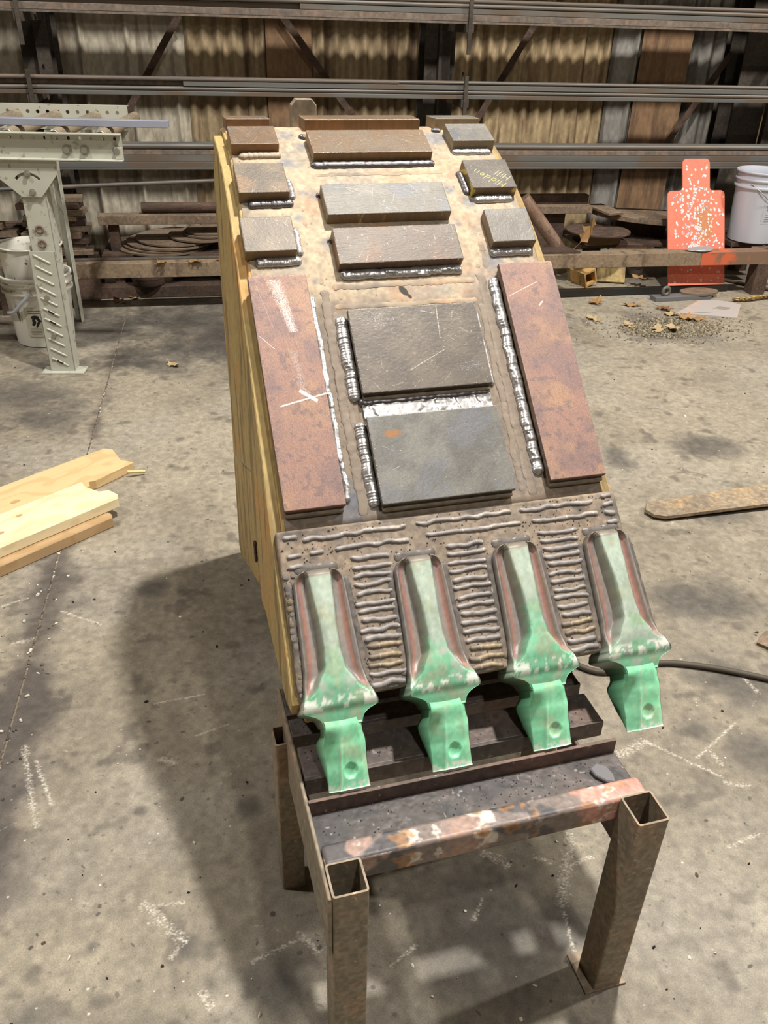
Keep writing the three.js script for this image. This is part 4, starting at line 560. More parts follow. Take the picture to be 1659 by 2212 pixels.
/* ------------------------------------------------------------------ beams and scrap under the racks */
const wallPos = (u, y, v) => FW.at(u, y, v);
const beamMat = std({ map: tile(1024, (u, v, fb) => { let q = mix3([126, 108, 88], [146, 128, 106], fb(8, 4, 741)); q = mix3(q, [92, 76, 62], sstep(0.54, 0.72, fb(20, 4, 743, 8)) * 0.7); return q.map((c) => c * (0.88 + 0.24 * fb(80, 2, 745))); }, true, 256), roughness: 0.75, metalness: 0.1, bumpMap: bumpPit, bumpScale: 0.001 });
const beam = thing('steel_beam', 'long brown steel tube beam along the foot of the racks with an orange painted end', 'steel beam', wallPos(0.9, 0.207, 5.2), FW.turn);
part('tube', boxAt(-3.6, 2.2, 0, 0.088, -0.05, 0.05, 0.004), beamMat, beam); part('painted_end', boxAt(2.2, 2.74, 0, 0.088, -0.05, 0.05, 0.004), std({ map: tile(256, (u, v, fb) => mix3([196, 96, 62], [120, 96, 78], sstep(0.42, 0.62, fb(9, 4, 751)))), roughness: 0.7 }), beam, 'orange painted beam end');
for (const u of [-2.2, 0.4, 2.68]) part('support_block', boxAt(u - 0.05, u + 0.05, -0.207, 0, -0.05, 0.05, 0.003), M.rustDark, beam);
solid('steel_channel', uvBox(boxAt(-1.28, 1.3, 0, 0.055, -0.05, 0.05, 0.003)), M.rustTan, 'upper brown steel channel shelf over the stacked discs', 'steel channel', wallPos(0.5, 0.44, 5.55), FW.turn);
for (const u of [-0.7, 1.5]) solid('channel_post', boxAt(-0.03, 0.03, 0, 0.44, -0.03, 0.03), M.rustDark, 'short dark steel post holding the channel shelf', 'post', wallPos(u, 0, 5.56), FW.turn, 'posts of the channel shelf');
solid('steel_strip', box(1.5, 0.012, 0.03, 0.002), std({ map: T.bar, roughness: 0.35, metalness: 0.5 }), 'thin bright steel strip lying on the beam below the discs', 'steel strip', wallPos(-0.4, 0.302, 5.234), FW.turn + 0.015);
solid('steel_pipe', (() => { const g = cyl(0.03, 0.03, 1.1, 20); g.rotateZ(Math.PI / 2); return g; })(), M.rustDark, 'dark brown steel pipe lying on the channel shelf', 'pipe', wallPos(0.03, 0.53, 5.57), FW.turn);
solid('steel_rod', (() => { const g = cyl(0.012, 0.012, 2.2, 10); g.rotateZ(Math.PI / 2); return g; })(), M.steel, 'thin steel rod leaning slightly under the lowest rack arms', 'rod', wallPos(-0.25, 0.69, 5.5), [0, FW.turn, 0.035]);
solid('floor_timber', uvBox(boxAt(-0.9, 1.1, 0, 0.075, -0.06, 0.06, 0.006)), M.rustDark, 'dark old timber lying on the floor below the beam', 'timber', wallPos(-0.3, 0, 5.5), FW.turn);
solid('angle_iron', [boxAt(-0.75, 0.75, 0, 0.05, -0.006, 0, 0.001), boxAt(-0.75, 0.75, 0, 0.006, -0.05, 0, 0.001)], std({ map: T.bar, color: 0x70757a, roughness: 0.5, metalness: 0.3 }), 'dark grey angle iron lying on the floor in front of the orange target', 'angle iron', wallPos(2.65, 0, 5.215), FW.turn + 0.03);
solid('shelf_plate', boxAt(-0.52, 1.0, 0, 0.02, -0.25, 0.22, 0.003), M.rustDark, 'dark shelf plate carrying the grey pail and round scrap', 'shelf', wallPos(2.9, 0.255, 5.70), FW.turn);
solid('shelf_plate', boxAt(-0.48, 0.75, 0, 0.02, -0.25, 0.25, 0.003), M.rustDark, 'dark shelf plate carrying the stacked rusty discs', 'shelf', wallPos(-0.3, 0.255, 5.68), FW.turn);
for (const [u, v] of [[2.6, 5.8], [3.8, 5.8], [-0.66, 5.82], [0.3, 5.82]]) solid('shelf_block', boxAt(-0.05, 0.05, 0, 0.254, -0.05, 0.05, 0.003), M.rustDark, 'dark steel block standing on the floor under the scrap shelf', 'block', wallPos(u, 0, v), FW.turn, 'blocks under the scrap shelf');
const disc = (r, h) => { const g = cyl(r, r, h, 48); return g; };
[[-0.42, 0.276, 5.66, 0.29, 0.01], [-0.40, 0.289, 5.66, 0.27, 0.3], [-0.37, 0.304, 5.67, 0.28, -0.2], [-0.33, 0.321, 5.68, 0.26, 0.1], [-0.16, 0.338, 5.66, 0.22, 0.2], [-0.12, 0.352, 5.66, 0.17, -0.3], [-0.12, 0.366, 5.66, 0.15, 0.2]].forEach(([u, y, v, r], i) => solid('steel_disc', disc(r, 0.010), M.rustTan, 'rusty steel disc in the pile on the shelf under the channel', 'disc', wallPos(u, y + 0.005, v), [0, i, 0], 'stacked rusty discs'));
[[-0.2, 0, 5.72, 0.2], [-0.2, 0.016, 5.72, 0.19], [-0.19, 0.032, 5.72, 0.195]].forEach(([u, y, v, r]) => solid('steel_ring', (() => { const g = new THREE.TorusGeometry(r, 0.008, 6, 40); g.rotateX(Math.PI / 2); return g; })(), M.rustDark, 'rusty coil ring on the floor below the beam', 'ring', wallPos(u, y + 0.008, v), 0, 'coil rings under the beam'));
solid('brake_drum', new THREE.LatheGeometry([[0.0, 0.0], [0.085, 0], [0.1, 0.01], [0.105, 0.05], [0.11, 0.055], [0.11, 0.12], [0.1, 0.13], [0.085, 0.125], [0.08, 0.03], [0, 0.03]].map(([x, y]) => new THREE.Vector2(x, y)), 36), M.rustDark, 'dark rusty drum standing on the floor timber below the beam', 'drum', wallPos(-0.52, 0.0755, 5.49), 0);
// pile of short bars by the conveyor
for (let i = 0; i < 11; i++) solid('short_bar', box(rr(0.28, 0.36), 0.032, rr(0.1, 0.16), 0.003), i % 3 ? M.rustTan : M.rustDark, 'short brown steel bar in the stack beside the conveyor', 'steel offcut', wallPos(-1.02 + rr(-0.03, 0.03), 0.27 + i * 0.0335, 5.46 + rr(-0.02, 0.02)), FW.turn + rr(-0.12, 0.12), 'stack of short bars');
solid('stack_pallet', boxAt(-0.5, 0.28, 0, 0.253, -0.15, 0.15, 0.004), M.rustDark, 'dark block base under the stack of short bars', 'base', wallPos(-1.1, 0, 5.56), FW.turn);
for (let i = 0; i < 9; i++) solid('short_bar', box(rr(0.25, 0.4), 0.035, rr(0.08, 0.14), 0.003), i % 2 ? M.rustDark : M.rustTan, 'short brown steel bar in the loose heap behind the white pail', 'steel offcut', wallPos(-1.42 + rr(-0.05, 0.05), 0.256 + 0.045 * Math.floor(i / 2) + 0.02, 5.46 + (i % 2) * 0.18), [0, FW.turn + rr(-0.12, 0.12), 0], 'loose heap of short bars');
// scrap to the right of the bucket
solid('scrap_pipe', rodBetween(V3(0, 0, 0), V3(0.36, -0.42, 0.05), 0.045, 24), std({ map: rustTile([134, 108, 92], [150, 124, 106], [112, 88, 76], 761, 0.3), roughness: 0.5, metalness: 0.3 }), 'rusty steel pipe leaning between the shelf and the floor', 'pipe', wallPos(1.98, 0.56, 5.62), FW.turn);
solid('drilled_plate', (() => { const sh = new THREE.Shape(); sh.moveTo(-0.17, -0.07); sh.lineTo(0.13, -0.07); sh.lineTo(0.09, 0.07); sh.lineTo(-0.17, 0.07); for (const [a, b] of [[0.06, -0.015], [0.045, 0.035]]) { const h = new THREE.Path(); h.absellipse(a, b, 0.011, 0.011, 0, 6.283, true); sh.holes.push(h); } const g = new THREE.ExtrudeGeometry(sh, { depth: 0.012, bevelEnabled: false }); g.rotateX(-Math.PI / 2); return uvBox(g); })(), M.rustDark, 'brown steel plate with two drilled holes resting on the beam', 'steel plate', wallPos(2.12, 0.2955, 5.25), [0, FW.turn, 0]);
solid('large_disc_segment', (() => { const sh = new THREE.Shape(); sh.moveTo(-0.34, 0.16); sh.quadraticCurveTo(-0.36, 0.02, -0.2, -0.1); sh.quadraticCurveTo(0.0, -0.22, 0.36, -0.2); sh.lineTo(0.36, 0.16); const g = new THREE.ExtrudeGeometry(sh, { depth: 0.028, bevelEnabled: true, bevelSize: 0.002, bevelThickness: 0.002, bevelSegments: 1, curveSegments: 16 }); g.rotateX(-Math.PI / 2); return uvBox(g); })(), M.rustTan, 'large flame-cut half disc of thick plate beside the orange target', 'steel plate', wallPos(2.9, 0.40, 5.72), [0.04, FW.turn, -0.05]);
solid('disc_support', boxAt(-0.12, 0.2, 0, 0.1, -0.08, 0.08, 0.004), M.rustDark, 'dark block under the flame-cut half disc', 'block', wallPos(2.9, 0.276, 5.78), FW.turn);
solid('thin_disc', disc(0.22, 0.008), M.rustDark, 'thin dark steel disc lying on the tan block', 'disc', wallPos(2.52, 0.355, 5.56), 0);
solid('timber_block', box(0.26, 0.075, 0.1, 0.004), std({ map: T.wood, color: 0x8d7a66, roughness: 0.85 }), 'weathered tan block under the thin dark disc', 'block', wallPos(2.53, 0.313, 5.52), FW.turn + 0.1);
solid('flat_offcut', box(0.13, 0.016, 0.26, 0.002), M.rustTan, 'short pale flat bar lying across the shelf scrap', 'steel offcut', wallPos(2.62, 0.462, 5.72), [0.05, FW.turn + 0.25, 0]);
solid('long_offcut', box(0.55, 0.05, 0.14, 0.003), M.rustTan, 'long brown plate offcut behind the leaning pipe', 'steel offcut', wallPos(2.25, 0.462, 5.78), FW.turn);
solid('long_offcut', box(0.6, 0.06, 0.06, 0.003), M.rustDark, 'dark square bar on top of the long plate offcut', 'steel offcut', wallPos(2.22, 0.518, 5.82), FW.turn);
solid('offcut_support', boxAt(-0.2, 0.15, 0, 0.436, -0.06, 0.06, 0.003), M.rustDark, 'dark block carrying the long plate offcut', 'block', wallPos(2.2, 0, 5.82), FW.turn);
// under the beam
solid('tube_offcut', (() => { const o = new THREE.Shape(); o.moveTo(-0.05, -0.05); o.lineTo(0.05, -0.05); o.lineTo(0.05, 0.05); o.lineTo(-0.05, 0.05); const h = new THREE.Path(); h.moveTo(-0.038, -0.038); h.lineTo(-0.038, 0.038); h.lineTo(0.038, 0.038); h.lineTo(0.038, -0.038); o.holes.push(h); const g = new THREE.ExtrudeGeometry(o, { depth: 0.2, bevelEnabled: false }); g.translate(0, 0, -0.1); g.rotateZ(0.3); return uvBox(g); })(), M.ochre, 'yellowish square tube offcut on the floor below the beam', 'tube offcut', wallPos(2.43, 0.064, 5.52), FW.turn + 0.3);
solid('ochre_plate', box(0.2, 0.014, 0.16, 0.002), M.ochre, 'yellowish steel plate leaning below the beam', 'steel plate', wallPos(2.66, 0.075, 5.55), [0.95, FW.turn - 0.3, 0]);
solid('tape_roll', new THREE.LatheGeometry([[0.03, 0], [0.055, 0], [0.055, 0.045], [0.03, 0.045], [0.03, 0]].map(([x, y]) => new THREE.Vector2(x, y)), 28), std({ color: 0x9a9488, roughness: 0.6 }), 'grey tape roll lying on the floor beside the orange target', 'tape roll', wallPos(2.93, 0.001, 5.72), 0);
solid('floor_rod', rodBetween(V3(0, 0, 0), V3(0.3, 0, 0.42), 0.012, 10), M.rustDark, 'dark rod lying on the floor to the right of the orange target', 'rod', wallPos(3.42, 0.0125, 5.62), FW.turn);

// orange steel target
{
  const sh = new THREE.Shape(), w = 0.212, hw = 0.1, H = 0.825, hs = 0.62, r = 0.035; sh.moveTo(-w, 0); sh.lineTo(w, 0); sh.lineTo(w, hs - r); sh.quadraticCurveTo(w, hs, w - r, hs); sh.lineTo(hw + r * 0.7, hs); sh.quadraticCurveTo(hw, hs, hw, hs + r * 0.7); sh.lineTo(hw, H - r); sh.quadraticCurveTo(hw, H, hw - r, H); sh.lineTo(-hw + r, H); sh.quadraticCurveTo(-hw, H, -hw, H - r); sh.lineTo(-hw, hs + r * 0.7); sh.quadraticCurveTo(-hw, hs, -hw - r * 0.7, hs); sh.lineTo(-w + r, hs); sh.quadraticCurveTo(-w, hs, -w, hs - r); sh.lineTo(-w, 0);
  const g = new THREE.ExtrudeGeometry(sh, { depth: 0.01, bevelEnabled: true, bevelSize: 0.0015, bevelThickness: 0.0015, bevelSegments: 1, curveSegments: 6 }); const p = g.attributes.position, uv = g.attributes.uv; for (let i = 0; i < p.count; i++) uv.setXY(i, (p.getX(i) + w) / (2 * w), p.getY(i) / H);
  const map = canvasTex(424, 800, (u, v) => { const n = fbm(u * 4, v * 8, 1601, 4); let q = mix3([232, 128, 100], [222, 114, 94], n); q = mix3(q, [184, 128, 84], sstep(0.5, 0.7, fbm(u * 5, v * 9, 1611, 4) * 0.6 + 0.55 * Math.exp(-Math.pow((u - 0.68) / 0.25, 2) - Math.pow((v - 0.5) / 0.16, 2))) * 0.8); return q.map((c) => c * (0.92 + 0.16 * fbm(u * 60, v * 110, 1621, 2))); }, (c, W, HH) => {
    const hit = (x, y, k) => { for (let i = 0; i < 14; i++) { const a = rr(0, 6.3), d = rr(0, k); c.fillStyle = `rgba(${rnd() < 0.75 ? '236,230,228' : '128,132,148'},${rr(0.35, 0.9).toFixed(2)})`; c.beginPath(); c.arc(x + Math.cos(a) * d, y + Math.sin(a) * d, rr(1.5, 5.5), 0, 6.3); c.fill(); } };
    for (let i = 0; i < 230; i++) hit(W * clamp(0.5 + (rnd() + rnd() - 1) * 0.5, 0.03, 0.97), HH * rr(0.22, 0.74), rr(4, 9)); for (let i = 0; i < 24; i++) hit(W * rr(0.3, 0.7), HH * rr(0.02, 0.25), rr(4, 8)); for (let i = 0; i < 22; i++) hit(W * rr(0.05, 0.95), HH * rr(0.76, 0.98), rr(3, 8));
  });
  solid('steel_target', g, std({ map, roughness: 0.55, metalness: 0.05 }), 'orange-red silhouette steel target speckled with bullet marks', 'target', wallPos(3.15, 0.053, 5.235), [R(-23), FW.turn + 0.03, 0]);
}
// pails
function pail(name, label, pos, turn, r0, r1, h, mat, ridge = true) {
  const o = thing(name, label, 'pail', pos, turn); const rim = h - 0.005, pr = [[0, 0.004], [r0 - 0.01, 0], [r0, 0.006], [lerp(r0, r1, 0.75), h * 0.75]]; if (ridge) pr.push([r1 + 0.002, h * 0.76], [r1 + 0.008, h * 0.77], [r1 + 0.008, h * 0.80], [r1 - 0.002, h * 0.81], [r1, h * 0.86], [r1 + 0.009, h * 0.87], [r1 + 0.009, h * 0.895], [r1, h * 0.905], [r1 + 0.002, h * 0.965], [r1 + 0.011, h * 0.97], [r1 + 0.011, h]);
  else pr.push([r1, h * 0.97], [r1 + 0.008, h * 0.975], [r1 + 0.008, h]); pr.push([r1 - 0.003, h], [r1 - 0.006, h * 0.9], [r0 - 0.006, 0.012], [0, 0.012]);
  part('tub', new THREE.LatheGeometry(pr.map(([x, y]) => new THREE.Vector2(x, y)), 48), mat, o); void rim; return o;
}
const wp = pail('plastic_pail', 'dirty white plastic pail with a printed label standing behind the conveyor leg', FW.at(-1.032, 0, 4.71), FW.turn, 0.15, 0.175, 0.375, M.plastic);
const labelTex = canvasTex(128, 192, (u, v) => mix3([206, 204, 192], [176, 170, 150], fbm(u * 4, v * 6, 1701, 4)), (c) => { c.fillStyle = 'rgba(60,58,54,0.8)'; for (const y of [18, 32]) c.fillRect(24, y, 80, 6); c.fillStyle = 'rgba(20,18,16,0.95)'; [[64, 62, 26, 13], [84, 78, 22, 9], [54, 88, 20, 12], [78, 104, 30, 8], [48, 108, 12, 9]].forEach(([x, y, a, b], i) => { c.beginPath(); c.ellipse(x, y, a, b, i * 0.7, 0, 6.3); c.fill(); }); c.fillStyle = 'rgba(90,84,66,0.7)'; for (let i = 0; i < 5; i++) c.fillRect(20, 132 + i * 10, 76, 4); });
part('paper_label', (() => { const g = new THREE.CylinderGeometry(0.1675, 0.1575, 0.16, 14, 1, true, -0.35, 0.62); g.translate(0, 0.145, 0); return g; })(), std({ map: labelTex, roughness: 0.8, side: THREE.DoubleSide }), wp, 'torn printed paper label');
part('wire_bail', new THREE.TubeGeometry(new THREE.CatmullRomCurve3([V3(0.0, 0.31, 0.186), V3(-0.06, 0.25, 0.178), V3(-0.11, 0.2, 0.145), V3(-0.15, 0.185, 0.1)]), 20, 0.009, 8), M.greyPlastic, wp, 'grey bail handle hanging down');
part('handle_ear', (() => { const g = cyl(0.04, 0.04, 0.012, 24); g.rotateX(Math.PI / 2); g.translate(0.0, 0.315, 0.172); return g; })(), M.plastic, wp);
const np = pail('nested_pail', 'dirty white plastic pail nested inside the lower white pail', FW.at(-1.032, 0.148, 4.71), FW.turn, 0.138, 0.158, 0.375, M.plastic, false); void np;
solid('pail_board', box(0.4, 0.032, 0.3, 0.003), M.rustDark, 'dark board under the grey pail', 'board', wallPos(3.62, 0.294, 5.5), FW.turn);
const gp = pail('grey_pail', 'pale grey plastic pail standing on the shelf beside the orange target', FW.at(3.60, 0.312, 5.42), FW.turn, 0.158, 0.178, 0.455, M.greyPlastic);
part('molded_mark', (() => { const g = new THREE.CylinderGeometry(0.1745, 0.1645, 0.2, 10, 1, true, -0.35, 0.5); g.translate(0, 0.235, 0); return g; })(), std({ map: canvasTex(96, 160, (u, v) => mix3([172, 176, 186], [186, 190, 200], fbm(u * 5, v * 8, 1711, 3)), (c) => { c.strokeStyle = 'rgba(96,100,112,0.9)'; c.lineWidth = 4; c.beginPath(); c.arc(50, 70, 26, 0, 6.3); c.stroke(); c.beginPath(); c.moveTo(36, 48); c.lineTo(64, 92); c.moveTo(38, 92); c.lineTo(62, 50); c.stroke(); c.fillStyle = 'rgba(100,104,114,0.8)'; c.fillRect(24, 14, 46, 5); c.fillRect(24, 26, 40, 5); for (let i = 0; i < 4; i++) c.fillRect(22, 112 + i * 11, 52, 4); }), roughness: 0.5, side: THREE.DoubleSide }), gp, 'printed warning circle');
part('wire_bail', new THREE.TubeGeometry(new THREE.CatmullRomCurve3([V3(-0.155, 0.385, 0.1), V3(-0.085, 0.32, 0.17), V3(0.0, 0.25, 0.178), V3(0.1, 0.18, 0.15)]), 20, 0.003, 6), M.bolt, gp);
stage('scrap');

/* ------------------------------------------------------------------ planks, flat bar, cable, floor pieces */
const woodMat = (c) => std({ map: T.wood, color: c, roughness: 0.75 });
const knot = std({ color: 0xb59468, roughness: 0.8 });
function board(label, u0, u1, v0, v1, y0, y1, mat, notch, knots = []) {
  const o = thing('wooden_plank', label, 'plank', FP.at((u0 + u1) / 2, y0, (v0 + v1) / 2), FP.turn, undefined); const L = u1 - u0, w = v1 - v0, sh = new THREE.Shape(); const pts = notch(L / 2, w / 2); pts.forEach(([a, b], i) => (i ? sh.lineTo(a, b) : sh.moveTo(a, b)));
  const g = new THREE.ExtrudeGeometry(sh, { depth: y1 - y0 - 0.006, bevelEnabled: true, bevelSize: 0.003, bevelThickness: 0.003, bevelSegments: 1 }); g.rotateX(-Math.PI / 2); g.translate(0, 0.003, 0); part('board', uvBox(g, rnd(), rnd(), 1), mat, o);
  for (const [a, b, r] of knots) part('knot', (() => { const k = cyl(r, r, 0.002, 16); k.scale(1.5, 1, 0.8); k.translate(a, y1 - y0 + 0.0002, b); return k; })(), knot, o); return o;
}
board('honey-coloured plank with a splintered broken end, lying flat on the floor', 0.2, 1.6, 2.615, 2.84, 0, 0.04, woodMat(0xf0dcc0), (l, w) => [[-l, -w], [l - 0.23, -w], [l - 0.215, -w + 0.03], [l - 0.19, -w + 0.02], [l - 0.06, -w + 0.035], [l - 0.01, -w + 0.04], [l - 0.03, -w + 0.09], [l, w - 0.03], [l - 0.02, w], [-l, w]], [[0.22, 0.03, 0.012]]);
board('pale yellow pine plank laid across the gap between the two other planks', 0.1, 1.362, 2.392, 2.585, 0.0415, 0.081, woodMat(0xfffef6), (l, w) => [[-l, -w], [l - 0.01, -w], [l + 0.004, -w + 0.025], [l, -w + 0.07], [l - 0.03, -w + 0.085], [l - 0.045, w - 0.04], [l - 0.035, w], [-l, w]], [[0.22, 0.02, 0.010], [0.32, -0.04, 0.008], [0.1, 0.05, 0.011]]);
board('grey-brown weathered plank under the pale pine plank', 0.1, 1.305, 2.352, 2.49, 0, 0.041, std({ map: T.wood, color: 0xc9b39c, roughness: 0.85 }), (l, w) => [[-l, -w], [l - 0.01, -w], [l, -w + 0.02], [l - 0.005, w], [-l, w]]);
solid('wood_splinter', rodBetween(V3(0, 0, 0), V3(0.06, -0.01, 0.03), 0.006, 6), woodMat(0xfff0c8), 'pale wood splinter sticking out of the broken plank end', 'splinter', FP.at(1.545, 0.025, 2.625), FP.turn);
{ // long steel leaf with a bolt hole
  const a = Math.atan2(2.84 - 2.70, 1.5 - 1.0), o = new THREE.Shape(); o.moveTo(0.05, -0.052); o.lineTo(1.1, -0.075); o.lineTo(1.1, 0.085); o.lineTo(0.03, 0.055); o.lineTo(0, 0.01); o.lineTo(0.012, -0.03); const h = new THREE.Path(); h.absellipse(0.062, 0.004, 0.017, 0.013, 0, 6.283, true); o.holes.push(h);
  const g = new THREE.ExtrudeGeometry(o, { depth: 0.012, bevelEnabled: true, bevelSize: 0.002, bevelThickness: 0.002, bevelSegments: 1 }); g.rotateX(-Math.PI / 2);
  solid('steel_strap', uvBox(g), std({ map: rustTile([160, 144, 122], [136, 123, 106], [184, 152, 112], 771, 0.5), roughness: 0.5, metalness: 0.15, bumpMap: bumpFine, bumpScale: 0.001 }), 'long brown steel strap with a bolt hole at its end, lying on the floor', 'steel strap', [0.99, 0.0125, -2.69], [0, a, R(0.8)]);
  solid('thin_shim', box(0.3, 0.012, 0.05, 0.001), M.rustDark, 'small dark shim under the holed steel strap', 'strip', [1.35, 0.0062, -2.78], a);
}
solid('power_cable', new THREE.TubeGeometry(new THREE.CatmullRomCurve3([V3(0.40, 0.009, -1.98), V3(0.50, 0.009, -1.88), V3(0.562, 0.009, -1.83), V3(0.62, 0.009, -1.80), V3(0.70, 0.009, -1.81), V3(0.81, 0.009, -1.845), V3(0.935, 0.009, -1.835), V3(1.105, 0.009, -1.79), V3(1.4, 0.009, -1.68), V3(1.9, 0.009, -1.5)]), 80, 0.009, 10), std({ color: 0x4d463c, roughness: 0.65 }), 'dark rubber cable curving over the floor behind the teeth', 'cable', [0, 0, 0]);
solid('rusty_plate_corner', (() => { const o = new THREE.Shape(); o.moveTo(0, 0); o.lineTo(0.05, 0.05); o.lineTo(0.3, 0.1); o.lineTo(0.35, -0.1); o.lineTo(0.06, -0.06); const g = new THREE.ExtrudeGeometry(o, { depth: 0.01, bevelEnabled: false }); g.rotateX(-Math.PI / 2); return uvBox(g); })(), M.rustTan, 'rusty plate with a pointed corner lying beyond the cable', 'steel plate', [1.132, 0.0005, -1.95], 0.1);
// bracket, cut sheet, chain by the target
const br = thing('hinge_bracket', 'grey steel bracket with an eye and chipped orange paint, on the floor before the target', 'bracket', wallPos(2.83, 0, 5.08), FW.turn + 0.06);
part('base', boxAt(-0.06, 0.36, 0, 0.03, -0.05, 0.03, 0.004), std({ map: tile(256, (u, v, fb) => mix3([104, 104, 106], [198, 116, 92], sstep(0.6, 0.66, fb(5, 3, 781)))), roughness: 0.6 }), br);
part('eye', (() => { const g = new THREE.TorusGeometry(0.024, 0.012, 10, 20); g.translate(0.03, 0.06, -0.01); return g; })(), M.steel, br); part('tail', (() => { const g = cyl(0.14, 0.14, 0.012, 32); g.scale(1, 1, 0.55); g.translate(0.3, 0.036, -0.04); return g; })(), M.rustTan, br);
solid('cut_sheet', (() => { const o = new THREE.Shape(); o.moveTo(-0.22, 0); o.lineTo(0.12, -0.14); o.lineTo(0.3, 0.12); o.quadraticCurveTo(0.24, 0.26, 0.06, 0.24); for (const [a, b, w, h2] of [[0.13, 0.06, 0.07, 0.04], [-0.04, -0.01, 0.09, 0.012], [0.0, -0.05, 0.1, 0.012]]) { const k = new THREE.Path(); k.moveTo(a - w, b); k.lineTo(a, b - h2); k.lineTo(a + w, b); k.lineTo(a, b + h2); o.holes.push(k); } const g = new THREE.ExtrudeGeometry(o, { depth: 0.006, bevelEnabled: false }); g.rotateX(-Math.PI / 2); return uvBox(g); })(), std({ map: tile(256, (u, v, fb) => mix3([176, 170, 166], [206, 168, 152], sstep(0.45, 0.6, fb(5, 4, 791)))), roughness: 0.6 }), 'pale pinkish cut sheet with slots lying before the orange target', 'steel sheet', wallPos(3.02, 0.0005, 4.80), FW.turn);
const chain = thing('steel_chain', 'tarnished yellowish steel chain lying on the floor at the right', 'chain', wallPos(3.335, 0, 5.0), FW.turn);
const chainMat = std({ color: 0xb09258, roughness: 0.4, metalness: 0.6 });
for (let i = 0; i < 14; i++) part('link', (() => { const g = new THREE.TorusGeometry(0.02, 0.0065, 6, 14); g.scale(1.35, 0.85, 1); g.rotateX(i % 2 ? 0.75 : -0.75 + Math.PI / 2); g.rotateY(Math.sin(i * 0.9) * 0.3); g.translate(i * 0.04, 0.021, 0.015 * Math.sin(i * 0.8) - i * 0.004); return g; })(), chainMat, chain);
solid('slag_lump', (() => { const g = new THREE.IcosahedronGeometry(0.09, 2), p = g.attributes.position; for (let i = 0; i < p.count; i++) { const n = fbm(p.getX(i) * 20 + 9, p.getZ(i) * 20 + p.getY(i) * 9, 1801, 3); p.setXYZ(i, p.getX(i) * (0.9 + n * 0.5), p.getY(i) * 0.16 * (0.4 + n), p.getZ(i) * 0.6 * (0.7 + n * 0.6)); } g.computeVertexNormals(); return g; })(), std({ color: 0xa8a8ac, roughness: 0.45, metalness: 0.4 }), 'silvery slag lump lying on the beam before the orange target', 'slag', wallPos(3.10, 0.305, 5.2), FW.turn + 0.2);
// leaves
function leafGeo(L, bend, curl) {
  const o = new THREE.Shape(), n = 40, q = []; for (let i = 0; i <= n; i++) { const t = i / n, lobe = 0.5 + 0.5 * Math.cos(t * 6.283 * 3.4 + 2.2); q.push([t * L, L * 0.34 * Math.sin(Math.pow(t, 0.8) * 3.1416) * (0.35 + 0.65 * lobe) + 0.002]); }
  o.moveTo(-0.25 * L, 0.0015); q.forEach(([a, b]) => o.lineTo(a, b)); for (let i = n; i >= 0; i--) o.lineTo(q[i][0], -q[i][1] * (0.85 + 0.15 * Math.sin(i))); o.lineTo(-0.25 * L, -0.0015);
  const g = new THREE.ExtrudeGeometry(o, { depth: 0.0012, bevelEnabled: false }); g.rotateX(-Math.PI / 2); const p = g.attributes.position; for (let i = 0; i < p.count; i++) { const x = p.getX(i) / L, z = p.getZ(i) / L; p.setY(i, p.getY(i) + L * (bend * (x - 0.4) * (x - 0.4) + curl * z * z * 2 + 0.05 * Math.sin(x * 9 + z * 14))); } g.computeBoundingBox(); g.translate(0, -g.boundingBox.min.y, 0); g.computeVertexNormals(); return g;
}
const leafMats = [std({ color: 0xa07c50, roughness: 0.75 }), std({ color: 0xb09a76, roughness: 0.75 }), std({ color: 0x7c5c3c, roughness: 0.8 })];
const LEAF = { floor: ['dry oak leaf lying alone on the open concrete floor', 0], heap: ['dry oak leaf in the sweepings on the floor before the target', 1], edge: ['brown oak leaf on the floor beside the grey angle iron', 2], beam: ['dry oak leaf lying on the beam under the channel shelf', 3], under: ['dry oak leaf on the ground beneath the beam', 4], pail: ['brown oak leaf on the floor beside the white pail', 5] };
[['floor', -1.149, 0, -4.105, 0.09, 1], ['heap', 1.30, 0, -5.02, 0.12, 1], ['heap', 1.49, 0, -4.92, 0.11, 1], ['heap', 1.73, 0, -4.98, 0.16, 1], ['heap', 1.96, 0, -5.10, 0.17, 0], ['heap', 1.62, 0, -4.82, 0.13, 1], ['heap', 1.74, 0, -5.2, 0.12, 1], ['edge', 1.53, 0, -5.38, 0.13, 0], ['edge', 1.32, 0, -5.37, 0.14, 0], ['edge', 1.74, 0, -5.36, 0.13, 2], ['pail', -2.12, 0, -4.22, 0.10, 2], ['pail', -2.28, 0, -4.36, 0.10, 0]].forEach(([k, x, y, z, L, m]) => solid('oak_leaf', leafGeo(L, rr(0.2, 0.6), rr(0.1, 0.8)), leafMats[m], LEAF[k][0], 'leaf', [x, y + 0.001, z], rr(0, 6.28), k === 'floor' ? undefined : 'oak leaves: ' + k));
[['beam', -0.25, 0.2955, 5.165, 0.10], ['beam', -0.08, 0.2955, 5.155, 0.085], ['beam', -0.42, 0.2955, 5.16, 0.08], ['under', -0.66, 0.001, 5.32, 0.12], ['under', -0.6, 0.001, 5.40, 0.1], ['under', -0.03, 0.076, 5.48, 0.16], ['under', 2.86, 0.055, 5.36, 0.14], ['under', 2.40, 0.001, 5.36, 0.12]].forEach(([k, u, y, v, L], i) => solid('oak_leaf', leafGeo(L, rr(0.2, 0.6), rr(0.1, 0.8)), leafMats[i % 2 ? 2 : 0], LEAF[k][0], 'leaf', wallPos(u, y, v), rr(0, 6.28), 'oak leaves: ' + k));
solid('oak_leaf', leafGeo(0.2, 0.5, 0.6), leafMats[0], 'upright brown oak leaf caught on the scrap behind the beam', 'leaf', wallPos(2.33, 0.31, 5.36), [0.3, 0.4, 1.2]);
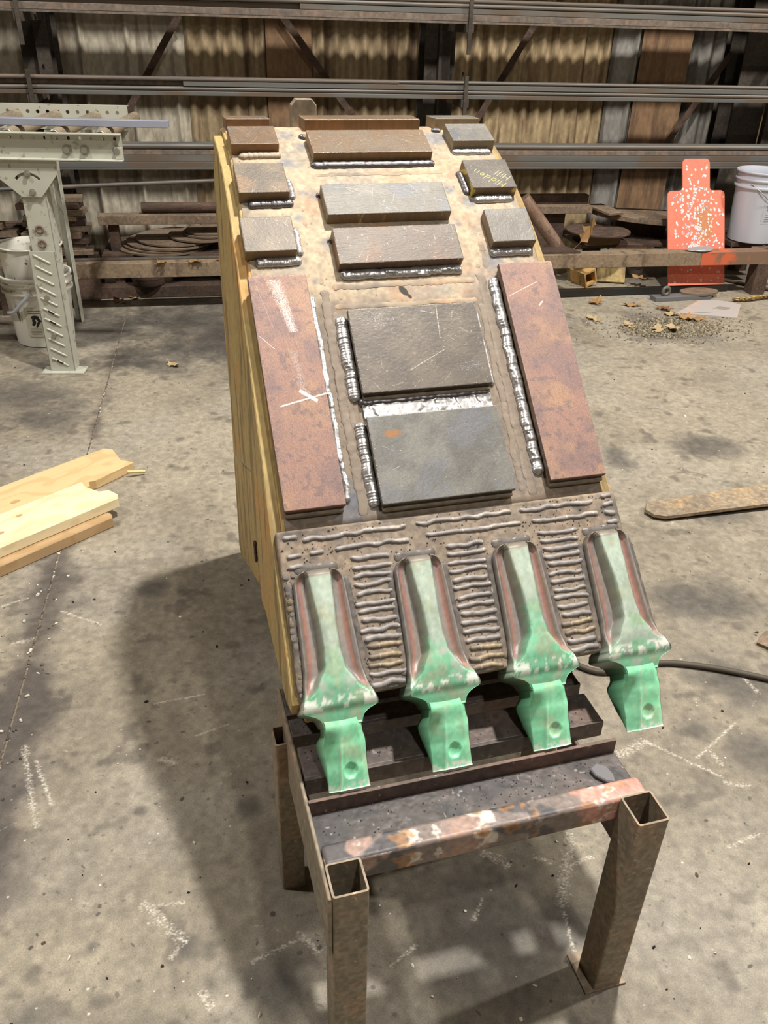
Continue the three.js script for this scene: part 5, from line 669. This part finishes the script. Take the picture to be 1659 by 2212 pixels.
solid('oak_leaf', leafGeo(0.17, 0.8, 0.9), leafMats[0], 'curled brown oak leaf on the shelf before the grey pail', 'leaf', wallPos(3.60, 0.298, 5.2), [0.5, 0.4, 0.4]);
{ // sweepings
  const g = new THREE.IcosahedronGeometry(1, 0), n = 2600, im = new THREE.InstancedMesh(g, std({ color: 0xffffff, roughness: 0.95 }), n), m = new THREE.Matrix4(), q = new THREE.Quaternion(), e = new THREE.Euler(), c = new THREE.Color();
  for (let i = 0; i < n; i++) { const a = rr(0, 6.28), d = Math.sqrt(rnd()) * (rnd() < 0.8 ? 0.8 : 1.3), k = rr(0.002, 0.008); e.set(rr(0, 6), rr(0, 6), rr(0, 6)); m.compose(V3(1.72 + Math.cos(a) * d * 0.42, k * 0.3, -4.94 + Math.sin(a) * d * 0.24 + Math.cos(a) * d * -0.08), q.setFromEuler(e), V3(k * rr(0.6, 2), k * 0.35, k)); im.setMatrixAt(i, m); c.set([0x948a76, 0x857a66, 0xa2967f, 0x6e6454][Math.floor(rnd() * 4)]); im.setColorAt(i, c); }
  shade(im); im.name = 'floor_sweepings'; im.userData.kind = 'stuff'; scene.add(im); tag(im, 'swept heap of leaf crumbs and dirt on the floor before the target', 'sweepings');
}
{ // loose chips and crumbs strewn over the concrete
  const g = new THREE.IcosahedronGeometry(1, 0), n = 260, im = new THREE.InstancedMesh(g, std({ color: 0xffffff, roughness: 0.9 }), n), m = new THREE.Matrix4(), q = new THREE.Quaternion(), e = new THREE.Euler(), c = new THREE.Color();
  for (let i = 0; i < n; i++) { const k = rr(0.0015, 0.005), v = Math.pow(rnd(), 1.6) * 4.4 + 0.75; e.set(rr(0, 6), rr(0, 6), rr(0, 6)); m.compose(V3(rr(-0.55, 0.6) * (v + 0.6) + 0.05, k * 0.4, -v), q.setFromEuler(e), V3(k * rr(0.6, 1.8), k * 0.5, k)); im.setMatrixAt(i, m); c.set(rnd() < 0.3 ? 0xe4ddcc : rnd() < 0.7 ? 0x2b2622 : 0x5c4a3a); im.setColorAt(i, c); }
  shade(im); im.name = 'floor_crumbs'; im.userData.kind = 'stuff'; scene.add(im); tag(im, 'dark and pale crumbs scattered over the concrete floor', 'crumbs');
}
stage('all');
renderer.render(scene, camera);
